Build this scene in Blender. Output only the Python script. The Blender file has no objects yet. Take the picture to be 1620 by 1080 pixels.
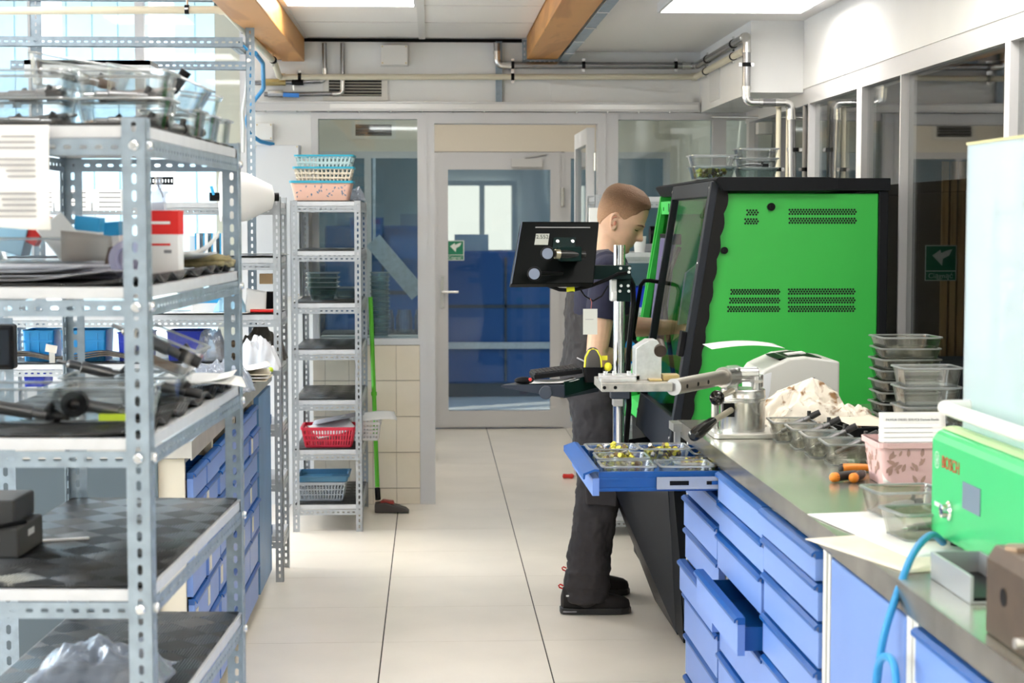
import bpy, math, random
from mathutils import Vector, Matrix, Euler
R = math.radians
PI = math.pi
random.seed(7)
scene = bpy.context.scene
COL = scene.collection

# ------------------------------------------------------------------ camera
FPX = 2770.0
CAM = Vector((0, 0, 1.57))
YAW, PITCH = R(2.63), R(3.93)
cd = bpy.data.cameras.new('camera')
cam = bpy.data.objects.new('camera', cd)
COL.objects.link(cam)
cam.location = CAM
cam.rotation_euler = (PI/2 - PITCH, 0, -YAW)
cd.sensor_width = 36
cd.lens = 36*FPX/1620
cd.clip_start = 0.05
cd.dof.use_dof = True
cd.dof.focus_distance = 5.9
cd.dof.aperture_fstop = 6.5
scene.camera = cam

# ------------------------------------------------------------------ world, sun, exposure
w = bpy.data.worlds.new('sky'); scene.world = w; w.use_nodes = True
nt = w.node_tree; bg = nt.nodes['Background']
sky = nt.nodes.new('ShaderNodeTexSky'); sky.sky_type = 'NISHITA'
sky.sun_disc = False; sky.sun_elevation = R(38); sky.sun_rotation = R(-75)
sky.air_density = 1.0; sky.dust_density = 2.0
nt.links.new(sky.outputs[0], bg.inputs[0]); bg.inputs[1].default_value = 0.75
sd = bpy.data.lights.new('sun', 'SUN'); sd.energy = 2.2; sd.angle = R(2); sd.color = (1, .95, .86)
sun = bpy.data.objects.new('sun', sd); COL.objects.link(sun)
sun.rotation_euler = (R(50), 0, R(-62))
vs = scene.view_settings
vs.view_transform = 'Standard'; vs.look = 'None'; vs.gamma = 1; vs.use_curve_mapping = False
vs.exposure = 0.84
scene.cycles.use_denoising = True
scene.cycles.max_bounces = 10
scene.cycles.transparent_max_bounces = 40
scene.cycles.sample_clamp_indirect = 6
scene.cycles.caustics_reflective = False
scene.cycles.caustics_refractive = False
PANEL_STRENGTH = 9.0        # the ceiling light panels

def rayp(px, py):
    Rv = Vector((math.cos(YAW), -math.sin(YAW), 0))
    F = Vector((math.sin(YAW)*math.cos(PITCH), math.cos(YAW)*math.cos(PITCH), -math.sin(PITCH)))
    U = Rv.cross(F)
    return F + Rv*((px-810)/FPX) + U*((540-py)/FPX)
def at(px, py, Y):            # photo pixel at depth Y -> metres
    d = rayp(px, py); return CAM + d*(Y/d.y)
def atz(px, py, Z):           # photo pixel on the horizontal plane Z
    d = rayp(px, py); return CAM + d*((Z-CAM.z)/d.z)
def atx(px, py, X):
    d = rayp(px, py); return CAM + d*(X/d.x)

# ------------------------------------------------------------------ materials
MATS = {}
def mat(name, col, rough=.5, metal=0., spec=.5, noise=0., nscale=20., bump=0., bscale=120., emit=0., coat=0., alpha=1., stretch=None):
    if name in MATS: return MATS[name]
    m = bpy.data.materials.new(name); m.use_nodes = True
    n = m.node_tree.nodes; l = m.node_tree.links; b = n['Principled BSDF']
    b.inputs['Base Color'].default_value = (*col, 1)
    b.inputs['Roughness'].default_value = rough
    b.inputs['Metallic'].default_value = metal
    b.inputs['Specular IOR Level'].default_value = spec
    b.inputs['Coat Weight'].default_value = coat
    b.inputs['Alpha'].default_value = alpha
    if emit:
        b.inputs['Emission Color'].default_value = (*col, 1); b.inputs['Emission Strength'].default_value = emit
    if noise or bump:
        tc = n.new('ShaderNodeTexCoord'); mp = n.new('ShaderNodeMapping')
        l.new(tc.outputs['Object'], mp.inputs[0])
        if stretch: mp.inputs['Scale'].default_value = stretch
    if noise:
        t = n.new('ShaderNodeTexNoise'); t.inputs['Scale'].default_value = nscale; t.inputs['Detail'].default_value = 5
        l.new(mp.outputs[0], t.inputs['Vector'])
        cr = n.new('ShaderNodeValToRGB')
        cr.color_ramp.elements[0].position = .3; cr.color_ramp.elements[1].position = .7
        cr.color_ramp.elements[0].color = (*[c*(1-noise) for c in col], 1)
        cr.color_ramp.elements[1].color = (*[min(1, c*(1+noise*.6)) for c in col], 1)
        l.new(t.outputs['Fac'], cr.inputs[0]); l.new(cr.outputs[0], b.inputs['Base Color'])
    if bump:
        t2 = n.new('ShaderNodeTexNoise'); t2.inputs['Scale'].default_value = bscale; t2.inputs['Detail'].default_value = 3
        l.new(mp.outputs[0], t2.inputs['Vector'])
        bp = n.new('ShaderNodeBump'); bp.inputs['Strength'].default_value = bump; bp.inputs['Distance'].default_value = .01
        l.new(t2.outputs['Fac'], bp.inputs['Height']); l.new(bp.outputs[0], b.inputs['Normal'])
    MATS[name] = m; return m
def glassmat(name, tint=(.9, .95, .95), refl=1.0, rough=.02, ior=1.45, milk=None, edge=None):
    """thin glass: see-through with a tint, reflecting by Fresnel; milk = (colour, amount) clouds it"""
    if name in MATS: return MATS[name]
    m = bpy.data.materials.new(name); m.use_nodes = True
    n = m.node_tree.nodes; l = m.node_tree.links
    n.remove(n['Principled BSDF']); out = n['Material Output']
    tr = n.new('ShaderNodeBsdfTransparent'); tr.inputs[0].default_value = (*tint, 1)
    if edge:                                          # longer way through the glass at grazing angles: deeper tint
        lw_ = n.new('ShaderNodeLayerWeight'); lw_.inputs[0].default_value = .35
        mc_ = n.new('ShaderNodeMix'); mc_.data_type = 'RGBA'; l.new(lw_.outputs['Facing'], mc_.inputs[0])
        mc_.inputs[6].default_value = (*tint, 1); mc_.inputs[7].default_value = (*edge, 1); l.new(mc_.outputs[2], tr.inputs[0])
    gl = n.new('ShaderNodeBsdfGlossy'); gl.inputs['Roughness'].default_value = rough; gl.inputs['Color'].default_value = (refl, refl, refl, 1)
    fr = n.new('ShaderNodeFresnel')
    ge = n.new('ShaderNodeNewGeometry'); mr = n.new('ShaderNodeMapRange'); mr.inputs['To Min'].default_value = ior; mr.inputs['To Max'].default_value = 1/ior
    l.new(ge.outputs['Backfacing'], mr.inputs[0]); l.new(mr.outputs[0], fr.inputs['IOR'])      # same Fresnel from both sides of the sheet
    mx = n.new('ShaderNodeMixShader'); l.new(fr.outputs[0], mx.inputs[0]); l.new(tr.outputs[0], mx.inputs[1]); l.new(gl.outputs[0], mx.inputs[2])
    last = mx
    if milk:
        df = n.new('ShaderNodeBsdfDiffuse'); df.inputs[0].default_value = (*milk[0], 1)
        tl = n.new('ShaderNodeBsdfTranslucent'); tl.inputs[0].default_value = (*milk[0], 1)
        m0 = n.new('ShaderNodeMixShader'); m0.inputs[0].default_value = .5; l.new(df.outputs[0], m0.inputs[1]); l.new(tl.outputs[0], m0.inputs[2])
        m2 = n.new('ShaderNodeMixShader'); m2.inputs[0].default_value = milk[1]
        l.new(mx.outputs[0], m2.inputs[1]); l.new(m0.outputs[0], m2.inputs[2]); last = m2
    l.new(last.outputs[0], out.inputs[0])
    MATS[name] = m; return m
def emitmat(name, col, s):
    if name in MATS: return MATS[name]
    m = bpy.data.materials.new(name); m.use_nodes = True
    n = m.node_tree.nodes; l = m.node_tree.links; n.remove(n['Principled BSDF'])
    e = n.new('ShaderNodeEmission'); e.inputs[0].default_value = (*col, 1); e.inputs[1].default_value = s
    l.new(e.outputs[0], n['Material Output'].inputs[0]); MATS[name] = m; return m
def woodmat(name, c0, c1, scale=(3, .35, 3)):
    if name in MATS: return MATS[name]
    m = bpy.data.materials.new(name); m.use_nodes = True
    n = m.node_tree.nodes; l = m.node_tree.links; b = n['Principled BSDF']; b.inputs['Roughness'].default_value = .45
    tc = n.new('ShaderNodeTexCoord'); mp = n.new('ShaderNodeMapping'); mp.inputs['Scale'].default_value = scale
    l.new(tc.outputs['Object'], mp.inputs[0])
    ns = n.new('ShaderNodeTexNoise'); ns.inputs['Scale'].default_value = 2.2; ns.inputs['Detail'].default_value = 4; ns.inputs['Distortion'].default_value = .5
    l.new(mp.outputs[0], ns.inputs['Vector'])
    wv = n.new('ShaderNodeMath'); wv.operation = 'MULTIPLY'; wv.inputs[1].default_value = 30; l.new(ns.outputs['Fac'], wv.inputs[0])
    sn = n.new('ShaderNodeMath'); sn.operation = 'SINE'; l.new(wv.outputs[0], sn.inputs[0])
    mr = n.new('ShaderNodeMapRange'); mr.inputs['From Min'].default_value = -1; l.new(sn.outputs[0], mr.inputs[0])
    cr = n.new('ShaderNodeValToRGB'); cr.color_ramp.elements[0].color = (*c0, 1); cr.color_ramp.elements[1].color = (*c1, 1)
    cr.color_ramp.elements[0].position = .05; cr.color_ramp.elements[1].position = .6
    l.new(mr.outputs[0], cr.inputs[0]); l.new(cr.outputs[0], b.inputs['Base Color'])
    MATS[name] = m; return m

galv = mat('galvanised_steel', (.32, .395, .465), .42, .5, noise=.18, nscale=30, bump=.04, bscale=200)
galvw = mat('white_galvanised_steel', (.43, .46, .49), .4, .4, noise=.08, nscale=30)
lipm = mat('shelf_lip_paint', (.58, .60, .63), .45, .1, noise=.06, nscale=25)
steel = mat('brushed_steel', (.62, .62, .60), .28, .9, noise=.12, nscale=14)
alum = mat('milled_aluminium', (.70, .71, .72), .34, .85, noise=.12, nscale=60)
chrome = mat('polished_steel', (.82, .83, .84), .1, 1.)
bolt_m = mat('zinc_bolt', (.75, .76, .76), .25, .8)
pipe_m = mat('grey_steel_pipe', (.33, .33, .34), .25, .75, noise=.12, nscale=12)
fitm = mat('press_fitting', (.66, .66, .64), .22, .9)
beige = mat('beige_pipe_plastic', (.74, .69, .54), .45)
wallw = mat('white_wall_paint', (.89, .89, .88), .75, noise=.03, nscale=3, bump=.03, bscale=180)
ceilm = mat('ceiling_board', (.89, .87, .845), .85, noise=.03, nscale=160, bump=.05, bscale=300)
tbar = mat('ceiling_grid_metal', (.72, .71, .69), .5)
alframe = mat('grey_window_frame', (.60, .60, .615), .4, .15)
black = mat('black_plastic', (.006, .006, .007), .4, spec=.12)
blackm = mat('black_powder_coat', (.008, .009, .011), .5, spec=.12, bump=.03, bscale=400)
darkgreen = mat('dark_green_paint', (.003, .015, .014), .4, spec=.12)
rubber = mat('black_rubber', (.008, .008, .008), .6, spec=.2)
paper = mat('white_paper', (.84, .84, .83), .7, noise=.03, nscale=6)
paperc = mat('cream_paper', (.80, .72, .58), .75, noise=.10, nscale=14)
ink = mat('grey_print', (.25, .25, .27), .8)
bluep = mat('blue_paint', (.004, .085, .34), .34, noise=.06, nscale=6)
bluef = mat('lit_blue_drawer_front', (.16, .28, .64), .36, noise=.05, nscale=5)  # lip blue made paler: window light on the fronts put into the colour
framec = mat('light_cabinet_frame', (.66, .66, .62), .45)
green = mat('machine_green', (.030, .42, .055), .42, noise=.04, nscale=5, bump=.02, bscale=500)
greenl = mat('device_green', (.045, .52, .18), .35)
glass = glassmat('clear_glass', (.95, .957, .957), ior=1.7, rough=.06, edge=(.50, .53, .53))
glassr = glassmat('glass_rim_highlight', (.80, .83, .84), ior=2.0, rough=.12, milk=((.78, .81, .83), .35))  # whitish milk puts highlights on rims and feet into the colour
glassd = glassmat('soda_glass', (.84, .90, .89), ior=1.75, rough=.06, edge=(.35, .45, .45))
pane = glassmat('window_pane', (.93, .96, .96), ior=1.35)
paned = glassmat('partition_pane', (.72, .80, .82), ior=1.5)

# ------------------------------------------------------------------ mesh builder
class MB:
    def __init__(s): s.v = []; s.f = []; s.m = []; s.sm = []; s.cm = 0
    def mi(s, i): s.cm = i; return s
    def add(s, vs, fs, smooth=False):
        b = len(s.v); s.v += [tuple(x) for x in vs]
        for f in fs: s.f.append(tuple(b+i for i in f)); s.m.append(s.cm); s.sm.append(smooth)
        return s
    def box(s, x0, x1, y0, y1, z0, z1, M=None):
        vs = [Vector((x, y, z)) for z in (z0, z1) for y in (y0, y1) for x in (x0, x1)]
        if M: vs = [M @ q for q in vs]
        return s.add(vs, [(0, 2, 3, 1), (4, 5, 7, 6), (0, 1, 5, 4), (2, 6, 7, 3), (0, 4, 6, 2), (1, 3, 7, 5)])
    def obox(s, c, size, rx=0, ry=0, rz=0):
        M = Matrix.Translation(c) @ Euler((rx, ry, rz)).to_matrix().to_4x4()
        a, b, d = (q/2 for q in size)
        return s.box(-a, a, -b, b, -d, d, M)
    def bar(s, p, q, w, h, up=(0, 0, 1)):
        p, q = Vector(p), Vector(q); d = (q-p); L = d.length; d.normalize()
        u = Vector(up); sd = d.cross(u)
        if sd.length < 1e-5: sd = d.cross(Vector((1, 0, 0)))
        sd.normalize(); u = sd.cross(d)
        vs = []
        for o in (p, q):
            for a, b in ((-1, -1), (1, -1), (1, 1), (-1, 1)): vs.append(o + sd*(a*w/2) + u*(b*h/2))
        return s.add(vs, [(0, 3, 2, 1), (4, 5, 6, 7), (0, 1, 5, 4), (1, 2, 6, 5), (2, 3, 7, 6), (3, 0, 4, 7)])
    def loft(s, rings, cap0=True, cap1=True, smooth=True, closed=False):
        n = len(rings[0]); vs = [p for r in rings for p in r]; fs = []
        k = len(rings)
        for i in range(k if closed else k-1):
            a = i*n; b = ((i+1) % k)*n
            for j in range(n):
                j2 = (j+1) % n; fs.append((a+j, a+j2, b+j2, b+j))
        b0 = len(s.v); s.add(vs, fs, smooth)
        if not closed:
            if cap0: s.f.append(tuple(b0+i for i in reversed(range(n)))); s.m.append(s.cm); s.sm.append(False)
            if cap1: s.f.append(tuple(b0+(k-1)*n+i for i in range(n))); s.m.append(s.cm); s.sm.append(False)
        return s
    def cyl(s, p, q, r0, r1=None, n=16, cap=True):
        return s.tube([p, q], [r0, r0 if r1 is None else r1], n, cap)
    def tube(s, pts, r, n=10, cap=True):
        pts = [Vector(p) for p in pts]; k = len(pts)
        if not hasattr(r, '__len__'): r = [r]*k
        rings = []; ref = None
        for i, p in enumerate(pts):
            d = (pts[min(i+1, k-1)] - pts[max(i-1, 0)]).normalized()
            if ref is None:
                ref = d.orthogonal().normalized() if abs(d.z) < .9 else Vector((1, 0, 0))
            a = (ref - d*ref.dot(d)).normalized(); b = d.cross(a); ref = a
            rings.append([p + (a*math.cos(2*PI*j/n) + b*math.sin(2*PI*j/n))*r[i] for j in range(n)])
        return s.loft(rings, cap, cap)
    def lathe(s, prof, c=(0, 0, 0), n=24, M=None):
        c = Vector(c); rings = []
        for r, z in prof:
            ring = [Vector((r*math.cos(2*PI*j/n), r*math.sin(2*PI*j/n), z)) for j in range(n)]
            if M: ring = [M @ q for q in ring]
            rings.append([c+q for q in ring])
        return s.loft(rings)
    def prism(s, poly, t0, t1, plane='xz', smooth=False):
        def P(a, b, t): return {'xz': (a, t, b), 'yz': (t, a, b), 'xy': (a, b, t)}[plane]
        return s.loft([[P(a, b, t0) for a, b in poly], [P(a, b, t1) for a, b in poly]], smooth=smooth)
    def ball(s, c, r, n=14, sc=(1, 1, 1)):
        c = Vector(c); k = n//2+1; rings = []
        for i in range(k):
            t = PI*(i+.02)/(k-1+.04)
            rings.append([c + Vector((r*sc[0]*math.sin(t)*math.cos(2*PI*j/n), r*sc[1]*math.sin(t)*math.sin(2*PI*j/n), -r*sc[2]*math.cos(t))) for j in range(n)])
        return s.loft(rings)
    def strip(s, o, u, v, nrm, L, W, pitch, sl, sw, t=.002):
        """slotted steel strip: o corner, u along, v across, nrm thickness; octagonal slots cut right through"""
        o, u, v, nrm = Vector(o), Vector(u), Vector(v), Vector(nrm)
        N = int(L/pitch); e = (L-N*pitch)/2
        cuts = ([0] if e > 1e-4 else []) + [e+i*pitch for i in range(N+1)] + ([L] if e > 1e-4 else [])
        vs = []; fs = []
        def P(a, b, k): return o + u*a + v*b + nrm*(t*k)
        for a0, a1 in zip(cuts[:-1], cuts[1:]):
            b = len(vs)
            if a1-a0 < pitch-1e-4:
                for k in (0, 1): vs += [P(a0, 0, k), P(a1, 0, k), P(a1, W, k), P(a0, W, k)]
                fs += [(b, b+3, b+2, b+1), (b+4, b+5, b+6, b+7), (b, b+1, b+5, b+4), (b+2, b+3, b+7, b+6)]
                continue
            ca = (a0+a1)/2; cb = W/2; c = min(sw, sl)*.32
            sl2, sw2 = sl/2, sw/2
            inn = [(-sl2+c, -sw2), (sl2-c, -sw2), (sl2, -sw2+c), (sl2, sw2-c), (sl2-c, sw2), (-sl2+c, sw2), (-sl2, sw2-c), (-sl2, -sw2+c)]
            for k in (0, 1):
                vs += [P(a0, 0, k), P(a1, 0, k), P(a1, W, k), P(a0, W, k)] + [P(ca+x, cb+y, k) for x, y in inn]
            top = [(0, 1, 5, 4), (1, 6, 5), (1, 2, 7, 6), (2, 8, 7), (2, 3, 9, 8), (3, 10, 9), (3, 0, 11, 10), (0, 4, 11)]
            for f in top:
                fs.append(tuple(b+12+i for i in f)); fs.append(tuple(b+i for i in reversed(f)))
            for i in range(8):
                j = (i+1) % 8; fs.append((b+4+j, b+4+i, b+16+i, b+16+j))
            fs += [(b, b+1, b+13, b+12), (b+2, b+3, b+15, b+14)]
        m = len(vs)
        for a in (0, L): vs += [P(a, 0, 0), P(a, W, 0), P(a, W, 1), P(a, 0, 1)]
        fs += [(m, m+1, m+2, m+3), (m+7, m+6, m+5, m+4)]
        return s.add(vs, fs)
    def sheet(s, f, nu, nv, t=0.0):
        """grid surface f(u,v)->point"""
        vs = [f(i/nu, j/nv) for j in range(nv+1) for i in range(nu+1)]
        fs = [(j*(nu+1)+i, j*(nu+1)+i+1, (j+1)*(nu+1)+i+1, (j+1)*(nu+1)+i) for j in range(nv) for i in range(nu)]
        return s.add(vs, fs, True)

def rrect(w, d, r, z, n=4, cx=0, cy=0):
    pts = []
    for sx, sy, a0 in ((1, 1, 0), (-1, 1, 90), (-1, -1, 180), (1, -1, 270)):
        for i in range(n+1):
            a = R(a0 + 90*i/n)
            pts.append(Vector((cx + sx*(w/2-r) + r*math.cos(a), cy + sy*(d/2-r) + r*math.sin(a), z)))
    return pts

def mesh_of(mb, name, mats):
    me = bpy.data.meshes.new(name)
    me.from_pydata(mb.v, [], mb.f)
    if not isinstance(mats, (list, tuple)): mats = [mats]
    for m in mats: me.materials.append(m)
    me.polygons.foreach_set('material_index', mb.m)
    me.polygons.foreach_set('use_smooth', mb.sm)
    me.update()
    if any(mb.sm): me.set_sharp_from_angle(angle=R(38))
    return me
def obj(name, mb, mats, parent=None, loc=None, rot=None, world=False, bevel=0, solid=0, subsurf=0):
    """links one mesh object; world=True: mb is in world metres, converted to the parent's frame"""
    me = mb if isinstance(mb, bpy.types.Mesh) else None
    if me is None:
        if world and parent is not None:
            inv = wm(parent).inverted(); mb.v = [tuple(inv @ Vector(q)) for q in mb.v]
        if parent is None and loc is None and not world:
            xs = list(zip(*mb.v)); c = Vector(((min(xs[0])+max(xs[0]))/2, (min(xs[1])+max(xs[1]))/2, min(xs[2])))
            mb.v = [tuple(Vector(q)-c) for q in mb.v]; loc = c
        me = mesh_of(mb, name, mats)
    o = bpy.data.objects.new(name, me); COL.objects.link(o)
    if parent is not None: o.parent = parent
    if loc is not None: o.location = loc
    if rot is not None: o.rotation_euler = rot
    if solid:
        m = o.modifiers.new('solid', 'SOLIDIFY'); m.thickness = solid; m.offset = 0
    if bevel:
        m = o.modifiers.new('bevel', 'BEVEL'); m.width = bevel; m.segments = 2; m.limit_method = 'ANGLE'; m.angle_limit = R(40)
    if subsurf:
        m = o.modifiers.new('sub', 'SUBSURF'); m.levels = subsurf; m.render_levels = subsurf
    return o
def wm(o):
    M = Matrix.LocRotScale(o.location, o.rotation_euler, o.scale)
    return wm(o.parent) @ M if o.parent else M
def tag(o, label, cat, group=None, kind=None):
    if label: o['label'] = label
    if cat: o['category'] = cat
    if group: o['group'] = group
    if kind: o['kind'] = kind
    return o
def thing(name, label, cat, loc=(0, 0, 0), rotz=0, group=None):
    o = bpy.data.objects.new(name, None); COL.objects.link(o); o.empty_display_size = .05
    o.location = loc; o.rotation_euler = (0, 0, rotz)
    return tag(o, label, cat, group)
def single(name, label, cat, mb, mats, group=None, **k):
    return tag(obj(name, mb, mats, **k), label, cat, group)
def struct(name, mb, mats, parent=None, **k):
    o = obj(name, mb, mats, parent, **k)
    if parent is None: o['kind'] = 'structure'
    return o
def copy_tree(o, parent=None):
    c = o.copy(); COL.objects.link(c); c.parent = parent
    for ch in [q for q in bpy.data.objects if q.parent == o]: copy_tree(ch, c)
    return c
def dup(root, loc, rotz=0, label=None, rot=None):
    c = copy_tree(root); c.location = loc; c.rotation_euler = rot if rot else (0, 0, rotz)
    if label: c['label'] = label
    return c
def text_mesh(body, size, name='text'):
    cu = bpy.data.curves.new(name, 'FONT'); cu.body = body; cu.size = size; cu.align_x = 'CENTER'; cu.align_y = 'CENTER'; cu.extrude = .0004
    o = bpy.data.objects.new(name, cu)
    COL.objects.link(o); dg = bpy.context.evaluated_depsgraph_get(); me = bpy.data.meshes.new_from_object(o.evaluated_get(dg))
    bpy.data.objects.remove(o); bpy.data.curves.remove(cu)
    return me
def lettering(name, body, size, m, parent, loc, rot):
    me = text_mesh(body, size, name); me.materials.clear(); me.materials.append(m)
    o = bpy.data.objects.new(name, me); COL.objects.link(o); o.parent = parent; o.location = loc; o.rotation_euler = rot
    return o
# ================================================================== THE ROOM
YW = 9.70                       # face of the back wall
# ---- floor of 0.6 m raised-floor tiles
floorm = mat('floor_tile', (.86, .80, .70), .3, noise=.05, nscale=3, bump=.05, bscale=700)
seam = mat('floor_seam', (.05, .045, .04), .8)
floor = struct('floor', MB().box(-4.2, 4.2, -2.2, 24, -.12, -.004), seam, loc=(0, 0, 0))
tile_me = mesh_of(MB().box(-.2975, .2975, -.2988, .2988, -.006, 0), 'tile', floorm)
for i in range(-5, 3):
    for j in range(-7, 13):
        o = bpy.data.objects.new('tile', tile_me); COL.objects.link(o); o.parent = floor
        o.location = (.4135 - .3 + .6*i, 6.47 + .3 + .6*j, 0)
far_tile = mesh_of(MB().box(-.6, .6, -.6, .6, -.006, -.001), 'floor_panel', floorm)
for (x0, x1, y0, y1) in ((-4.2, 4.2, -2.2, 2.27), (-4.2, -3.19, 2.27, 14.27), (1.614, 4.2, 2.27, 14.27), (-4.2, 4.2, 14.27, 24)):
    obj('floor_panel', MB().box(x0, x1, y0, y1, -.006, -.001), floorm, floor)

# ---- ceiling
ZC, ZR = 2.57, 2.50
ceiling = struct('ceiling', MB().box(-.865, 4.2, -2.2, 9.85, 2.60, 2.72).box(-3.5, -.865, -2.2, 9.9, 3.0, 3.1).box(-.865, -.69, -2.2, YW, 2.60, 3.0).box(-3.5, -.865, -2.4, -2.2, 2.7, 3.0).box(.60, 4.2, -2.2, YW, ZR, 2.6), ceilm, loc=(0, 0, 0))
ys = [YW-.02, 8.94, 8.24, 7.64, 7.04, 6.44, 5.84]
for k in range(len(ys)-1):
    for x0, x1 in ((-.682, -.066), (-.03, .52)):
        if k == 2 and x0 < -.5: continue          # the light panel's bay
        obj('tile', MB().box(x0, x1, ys[k+1]+.012, ys[k]-.012, ZC, ZC+.02), ceilm, ceiling)
obj('ceiling_void', MB().box(-.69, .52, 5.84, YW-.01, ZC+.021, ZC+.029), mat('void_dark', (.05, .05, .05), .9), ceiling)
obj('ceiling_panel', MB().box(-.69, .52, -2.2, 5.84, ZC, ZC+.02), ceilm, ceiling)
obj('grid_bar', MB().box(-.066, -.030, 5.84, YW-.02, ZC-.008, ZC+.004), tbar, ceiling)
obj('grid_bar', MB().box(-.69, -.672, 5.84, YW-.02, ZC-.006, ZC+.004), tbar, ceiling)
beamw = woodmat('glulam_timber', (.52, .23, .055), (.66, .32, .085), (2.2, .25, 2.2))
trim = []
b = struct('trim_1', MB().box(-.865, -.69, -2.2, YW-.005, 2.440, 2.60), beamw, bevel=.004)
b = struct('trim_2', MB().box(.525, .695, -2.2, YW-.03, 2.455, 2.60), beamw, bevel=.004)

# ---- back wall: masonry pieces around the glazed partition
wb = MB()
wb.box(-1.0, -.655, YW, YW+.18, 0, 3.0)
wb.box(-.655, 1.80, YW, YW+.18, 2.165, 2.6)
wall_back = struct('wall_back', wb, wallw, loc=(0, 0, 0))
obj('ledge', MB().prism([(.66, 2.325), (1.45, 2.27), (1.45, 2.165), (.66, 2.165)], YW-.02, YW, 'xz'), wallw, wall_back)
obj('shade_strip', MB().box(-.69, .5, YW-.012, YW, 2.548, 2.566), black, wall_back)  # black strip standing for the shade along the ceiling edge
# tiled low wall under the partition window
wtile = mat('beige_wall_tile', (.74, .665, .54), .3, noise=.04, nscale=8)
grout = mat('tile_grout', (.36, .31, .25), .9)
lowwall = struct('wall_low', MB().box(-.655, -.066, YW-.02, YW+.1, 0, .888), grout, loc=(0, 0, 0))
tw, th = .1285, .2
zrow = [0, .09, .29, .49, .69, .886]
for c in range(5):
    x1 = -.0675 - c*.1305; x0 = max(x1 - tw, -.655)
    for r in range(5):
        obj('tile', MB().box(x0, x1, YW-.027, YW-.02, zrow[r]+.002, zrow[r+1]-.002), wtile, lowwall)
for r in range(5):
    obj('tile', MB().box(-.066, -.0615, YW-.024, YW+.06, zrow[r]+.002, zrow[r+1]-.002), wtile, lowwall)

# ---- partition frames: window_1 (left), doorway, window_2 (right)
def frame_rect(mb, x0, x1, z0, z1, t, y0, y1):
    mb.box(x0, x0+t, y0, y1, z0, z1); mb.box(x1-t, x1, y0, y1, z0, z1)
    mb.box(x0+t, x1-t, y0, y1, z0, z0+t); mb.box(x0+t, x1-t, y0, y1, z1-t, z1)
w1 = struct('window_1', MB().box(-.655, -.066, YW-.03, YW+.08, .888, .922).box(-.655, -.066, YW-.02, YW+.06, 2.128, 2.165).box(-.655, -.618, YW-.02, YW+.06, .922, 2.128).box(-.076, -.066, YW-.02, YW+.06, .922, 2.128), alframe, loc=(0, 0, 0))
obj('pane', MB().box(-.618, -.076, YW+.015, YW+.023, .922, 2.128), paned, w1)
d1 = MB()
d1.box(-.066, .018, YW-.035, YW+.09, 0, 2.165).box(.918, 1.03, YW-.035, YW+.09, 0, 2.165)
d1.box(.018, .918, YW-.035, YW+.09, 2.105, 2.165)
d1.box(-.03, -.022, YW-.04, YW-.035, 0, 2.165).box(.955, .963, YW-.04, YW-.035, 0, 2.165)
door1 = struct('door_1', d1, alframe, loc=(0, 0, 0))
# open leaf of that doorway, swung into the lobby
leaf = MB()
lx0, lx1 = .868, .912
leaf.box(lx0, lx1, YW+.09, YW+.16, .03, 2.09).box(lx0, lx1, YW+.88, YW+.95, .03, 2.09).box(lx0, lx1, YW+.16, YW+.88, .03, .13).box(lx0, lx1, YW+.16, YW+.88, 2.0, 2.09)
lf = obj('door_leaf', leaf, mat('door_leaf_white', (.74, .75, .77), .4), door1)
obj('pane', MB().box(.886, .892, YW+.16, YW+.88, .13, 2.0), paned, lf)
for z in (.25, 1.05, 1.9): obj('hinge', MB().cyl((.915, YW+.085, z-.05), (.915, YW+.085, z+.05), .010), fitm, door1)
obj('door_closer', MB().box(.88, .91, YW+.45, YW+.7, 2.03, 2.08), mat('closer_grey', (.6, .6, .6), .4), door1)
w2 = struct('window_2', MB().box(1.03, 1.80, YW-.02, YW+.06, 2.128, 2.165).box(1.03, 1.80, YW-.03, YW+.08, 0, .10).box(1.555, 1.63, YW-.03, YW+.06, .1, 2.128), alframe, loc=(0, 0, 0))
obj('pane', MB().box(1.03, 1.555, YW+.015, YW+.023, .1, 2.128), paned, w2)
obj('pane', MB().box(1.63, 1.80, YW+.015, YW+.023, .1, 2.128), paned, w2)

# ---- right wall: plastered header over a run of dark glazing
XR = 1.735
wr = MB().box(XR, XR+.35, -2.2, 9.88, 2.185, 2.6).box(XR, XR+.25, -2.2, 4.2, 0, 2.185)
wall_right = struct('wall_right', wr, wallw, loc=(0, 0, 0))
soff = struct('trim_3', MB().box(1.487, XR, 8.16, YW, 2.168, 2.52), wallw, loc=(0, 0, 0))
obj('access_cover', MB().box(1.478, 1.487, 9.02, 9.32, 2.20, 2.40), mat('cover_white', (.78, .78, .77), .5), soff)
w3 = MB().box(XR+.005, XR+.07, 4.2, 9.7, 2.11, 2.185).box(XR+.02, XR+.06, 4.2, 9.7, 0, .06)
for y, t in ((9.62, .08), (8.06, .03), (7.10, .085), (6.47, .014), (5.26, .05), (4.25, .06)): w3.box(XR+.005, XR+.065, y-t/2, y+t/2, .06, 2.11)
win3 = struct('window_3', w3, mat('light_mullion', (.74, .73, .74), .35, .1), loc=(0, 0, 0))
darkglass = glassmat('dark_partition_glass', (.80, .82, .82), ior=1.7)
yy = [9.58, 8.06, 7.10, 6.47, 5.26, 4.25]
for a, b_ in zip(yy[:-1], yy[1:]): obj('pane', MB().box(XR+.03, XR+.038, b_+.03, a-.03, .06, 2.11), darkglass, win3)

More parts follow.
